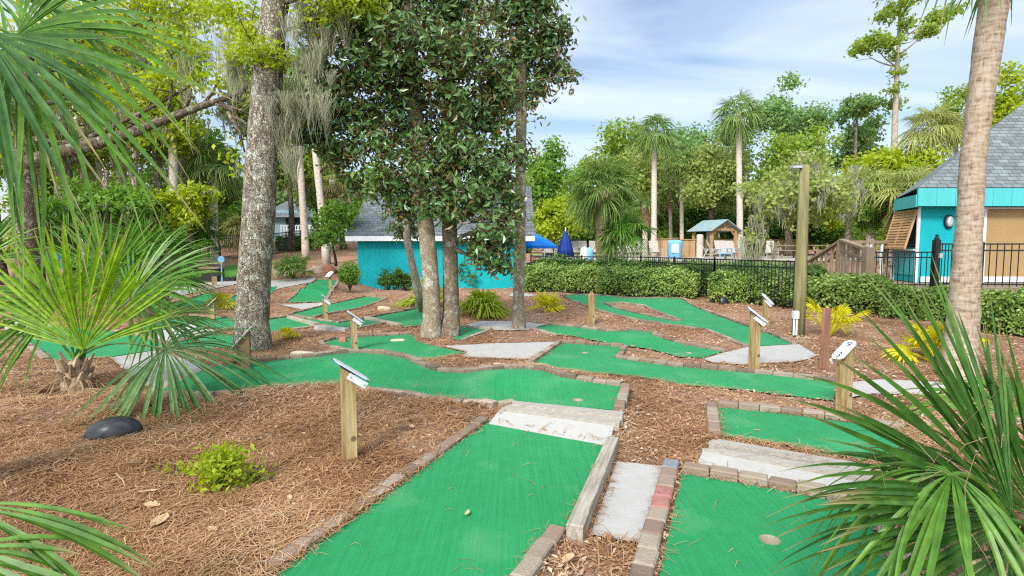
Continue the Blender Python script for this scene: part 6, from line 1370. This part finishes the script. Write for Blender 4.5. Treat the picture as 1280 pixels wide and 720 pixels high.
MB().add(v, [list(range(20)), list(range(39, 19, -1))] + [[i, 20 + i, 20 + (i + 1) % 20, (i + 1) % 20] for i in range(20)]).build('disc', M['bluepaint'], t)
q = GT(75, 19); t = thing('prop_house', q, 'small teal painted board glimpsed behind the left palmetto', 'sign'); MB().box(q + np.array([0,0,.95]), (.75,.06,.5), cham=.01).build('board', M['tealtrim'], t); 
for s_ in (-.3, .3): MB().box(q + np.array([s_,.05,.6]), (.06,.05,1.2)).build('post', M['wood'], t)

# far wood behind everything: one mass, its trunks and crowns not to be told apart
rg = np.random.default_rng(900); mb = MB(); n = 26000
x = rg.uniform(-75, 75, n); y = 66 + 10 * rg.random(n) + .004 * x * x; hh = 6.5 + 1.6 * np.sin(.21 * x + 1) + 1.2 * np.sin(.53 * x) + .8 * np.sin(1.3 * x)
leaves(mb, np.stack([x, y, hbase(x, y) + hh * rg.random(n) ** .7], -1), rg.uniform(.6, 1.2, n), .6, .4, 0, np.tile([0, -1., .2], (n, 1)), .8, rg)
tag(stuff(mb.build('far_wood', M['oakleaf'])), 'dark far wood closing the view behind the tree line', 'wood')
SKY_STRENGTH, SUN_EL, SUN_AZ, SUN_E, SUN_ANG, EXPOSURE, CLOUD_LOW, CLOUD_HIGH, GLOW = .056, 38, 205, 1.5, 12, 1.52, 5.2, 13, 33
# ================================================================ LIGHT, SKY, CAMERA
w = bpy.data.worlds.new('World'); scene.world = w; w.use_nodes = True
nt = w.node_tree; N = nt.nodes; L = nt.links; bg = N['Background']; bg.inputs['Strength'].default_value = SKY_STRENGTH
sky = N.new('ShaderNodeTexSky'); sky.sky_type = 'NISHITA'; sky.sun_disc = False; sky.sun_elevation = R(SUN_EL); sky.sun_rotation = R(SUN_AZ); sky.air_density = 1.0; sky.dust_density = .6; sky.ozone_density = 1.2
tc = N.new('ShaderNodeTexCoord'); sx = N.new('ShaderNodeSeparateXYZ'); L.new(tc.outputs['Generated'], sx.inputs[0])
def mth(op, a, b):
    n = N.new('ShaderNodeMath'); n.operation = op
    for i, q in enumerate((a, b)):
        if isinstance(q, (int, float)): n.inputs[i].default_value = q
        else: L.new(q, n.inputs[i])
    return n.outputs[0]
den = mth('ADD', mth('MAXIMUM', sx.outputs[2], 0.0), .16)
cb = N.new('ShaderNodeCombineXYZ'); L.new(mth('DIVIDE', sx.outputs[0], den), cb.inputs[0]); L.new(mth('DIVIDE', sx.outputs[1], den), cb.inputs[1])
mp = N.new('ShaderNodeMapping'); mp.inputs['Scale'].default_value = (.45, 1.5, 1); mp.inputs['Rotation'].default_value = (0, 0, R(12)); L.new(cb.outputs[0], mp.inputs[0])
n1 = N.new('ShaderNodeTexNoise'); n1.inputs['Scale'].default_value = 1.15; n1.inputs['Detail'].default_value = 6; n1.inputs['Roughness'].default_value = .5; n1.inputs['Distortion'].default_value = .5; L.new(mp.outputs[0], n1.inputs[0])
r = N.new('ShaderNodeValToRGB'); r.color_ramp.elements[0].position = .38; r.color_ramp.elements[0].color = (.06, .06, .06, 1); r.color_ramp.elements[1].position = .72; r.color_ramp.elements[1].color = (.85, .85, .85, 1); L.new(n1.outputs[0], r.inputs[0])
# clouds get brighter towards the zenith, as an overcast sky does
cl = N.new('ShaderNodeCombineXYZ'); lum = mth('ADD', CLOUD_LOW, mth('MULTIPLY', mth('POWER', mth('MAXIMUM', sx.outputs[2], 0.0), 1.2), CLOUD_HIGH))
dt = N.new('ShaderNodeVectorMath'); dt.operation = 'DOT_PRODUCT'; L.new(tc.outputs['Generated'], dt.inputs[0]); dt.inputs[1].default_value = (math.sin(R(SUN_AZ)) * math.cos(R(SUN_EL)), math.cos(R(SUN_AZ)) * math.cos(R(SUN_EL)), math.sin(R(SUN_EL)))
lum = mth('ADD', lum, mth('MULTIPLY', mth('POWER', mth('MAXIMUM', dt.outputs['Value'], 0.0), 1.8), GLOW))   # thin cloud lit round the sun
L.new(mth('MULTIPLY', lum, .90), cl.inputs[0]); L.new(mth('MULTIPLY', lum, .97), cl.inputs[1]); L.new(mth('MULTIPLY', lum, 1.06), cl.inputs[2])
mx = N.new('ShaderNodeMix'); mx.data_type = 'RGBA'; L.new(r.outputs[0], mx.inputs[0]); L.new(sky.outputs[0], mx.inputs[6]); L.new(cl.outputs[0], mx.inputs[7]); L.new(mx.outputs[2], bg.inputs['Color'])
sd = bpy.data.lights.new('sun', 'SUN'); sd.energy = SUN_E; sd.angle = R(SUN_ANG); sd.color = (1, .95, .87)
so = bpy.data.objects.new('sun', sd); COL.objects.link(so)
az, el = R(SUN_AZ), R(SUN_EL); sv = Vector((math.sin(az) * math.cos(el), math.cos(az) * math.cos(el), math.sin(el)))
so.rotation_euler = sv.to_track_quat('Z', 'Y').to_euler(); so.location = (0, -5, 30)
cd = bpy.data.cameras.new('camera'); cam = bpy.data.objects.new('camera', cd); COL.objects.link(cam)
cam.location = (0, 0, CH); cam.rotation_euler = (R(90) - PITCH, 0, 0); cd.sensor_width = 36; cd.lens = F / 1280 * 36; cd.clip_end = 3000; cd.clip_start = .05
scene.camera = cam
vs = scene.view_settings; vs.view_transform = 'Standard'; vs.look = 'None'; vs.exposure = EXPOSURE; vs.gamma = 1; vs.use_curve_mapping = False
scene.render.engine = 'CYCLES'; scene.cycles.use_denoising = False; scene.cycles.filter_width = 1.2; scene.cycles.sample_clamp_indirect = 6
scene.cycles.max_bounces = 6; scene.cycles.diffuse_bounces = 5; scene.cycles.transmission_bounces = 3; scene.cycles.caustics_reflective = False; scene.cycles.caustics_refractive = False
for o in list(COL.objects):
    if '_o' in o: del o['_o']
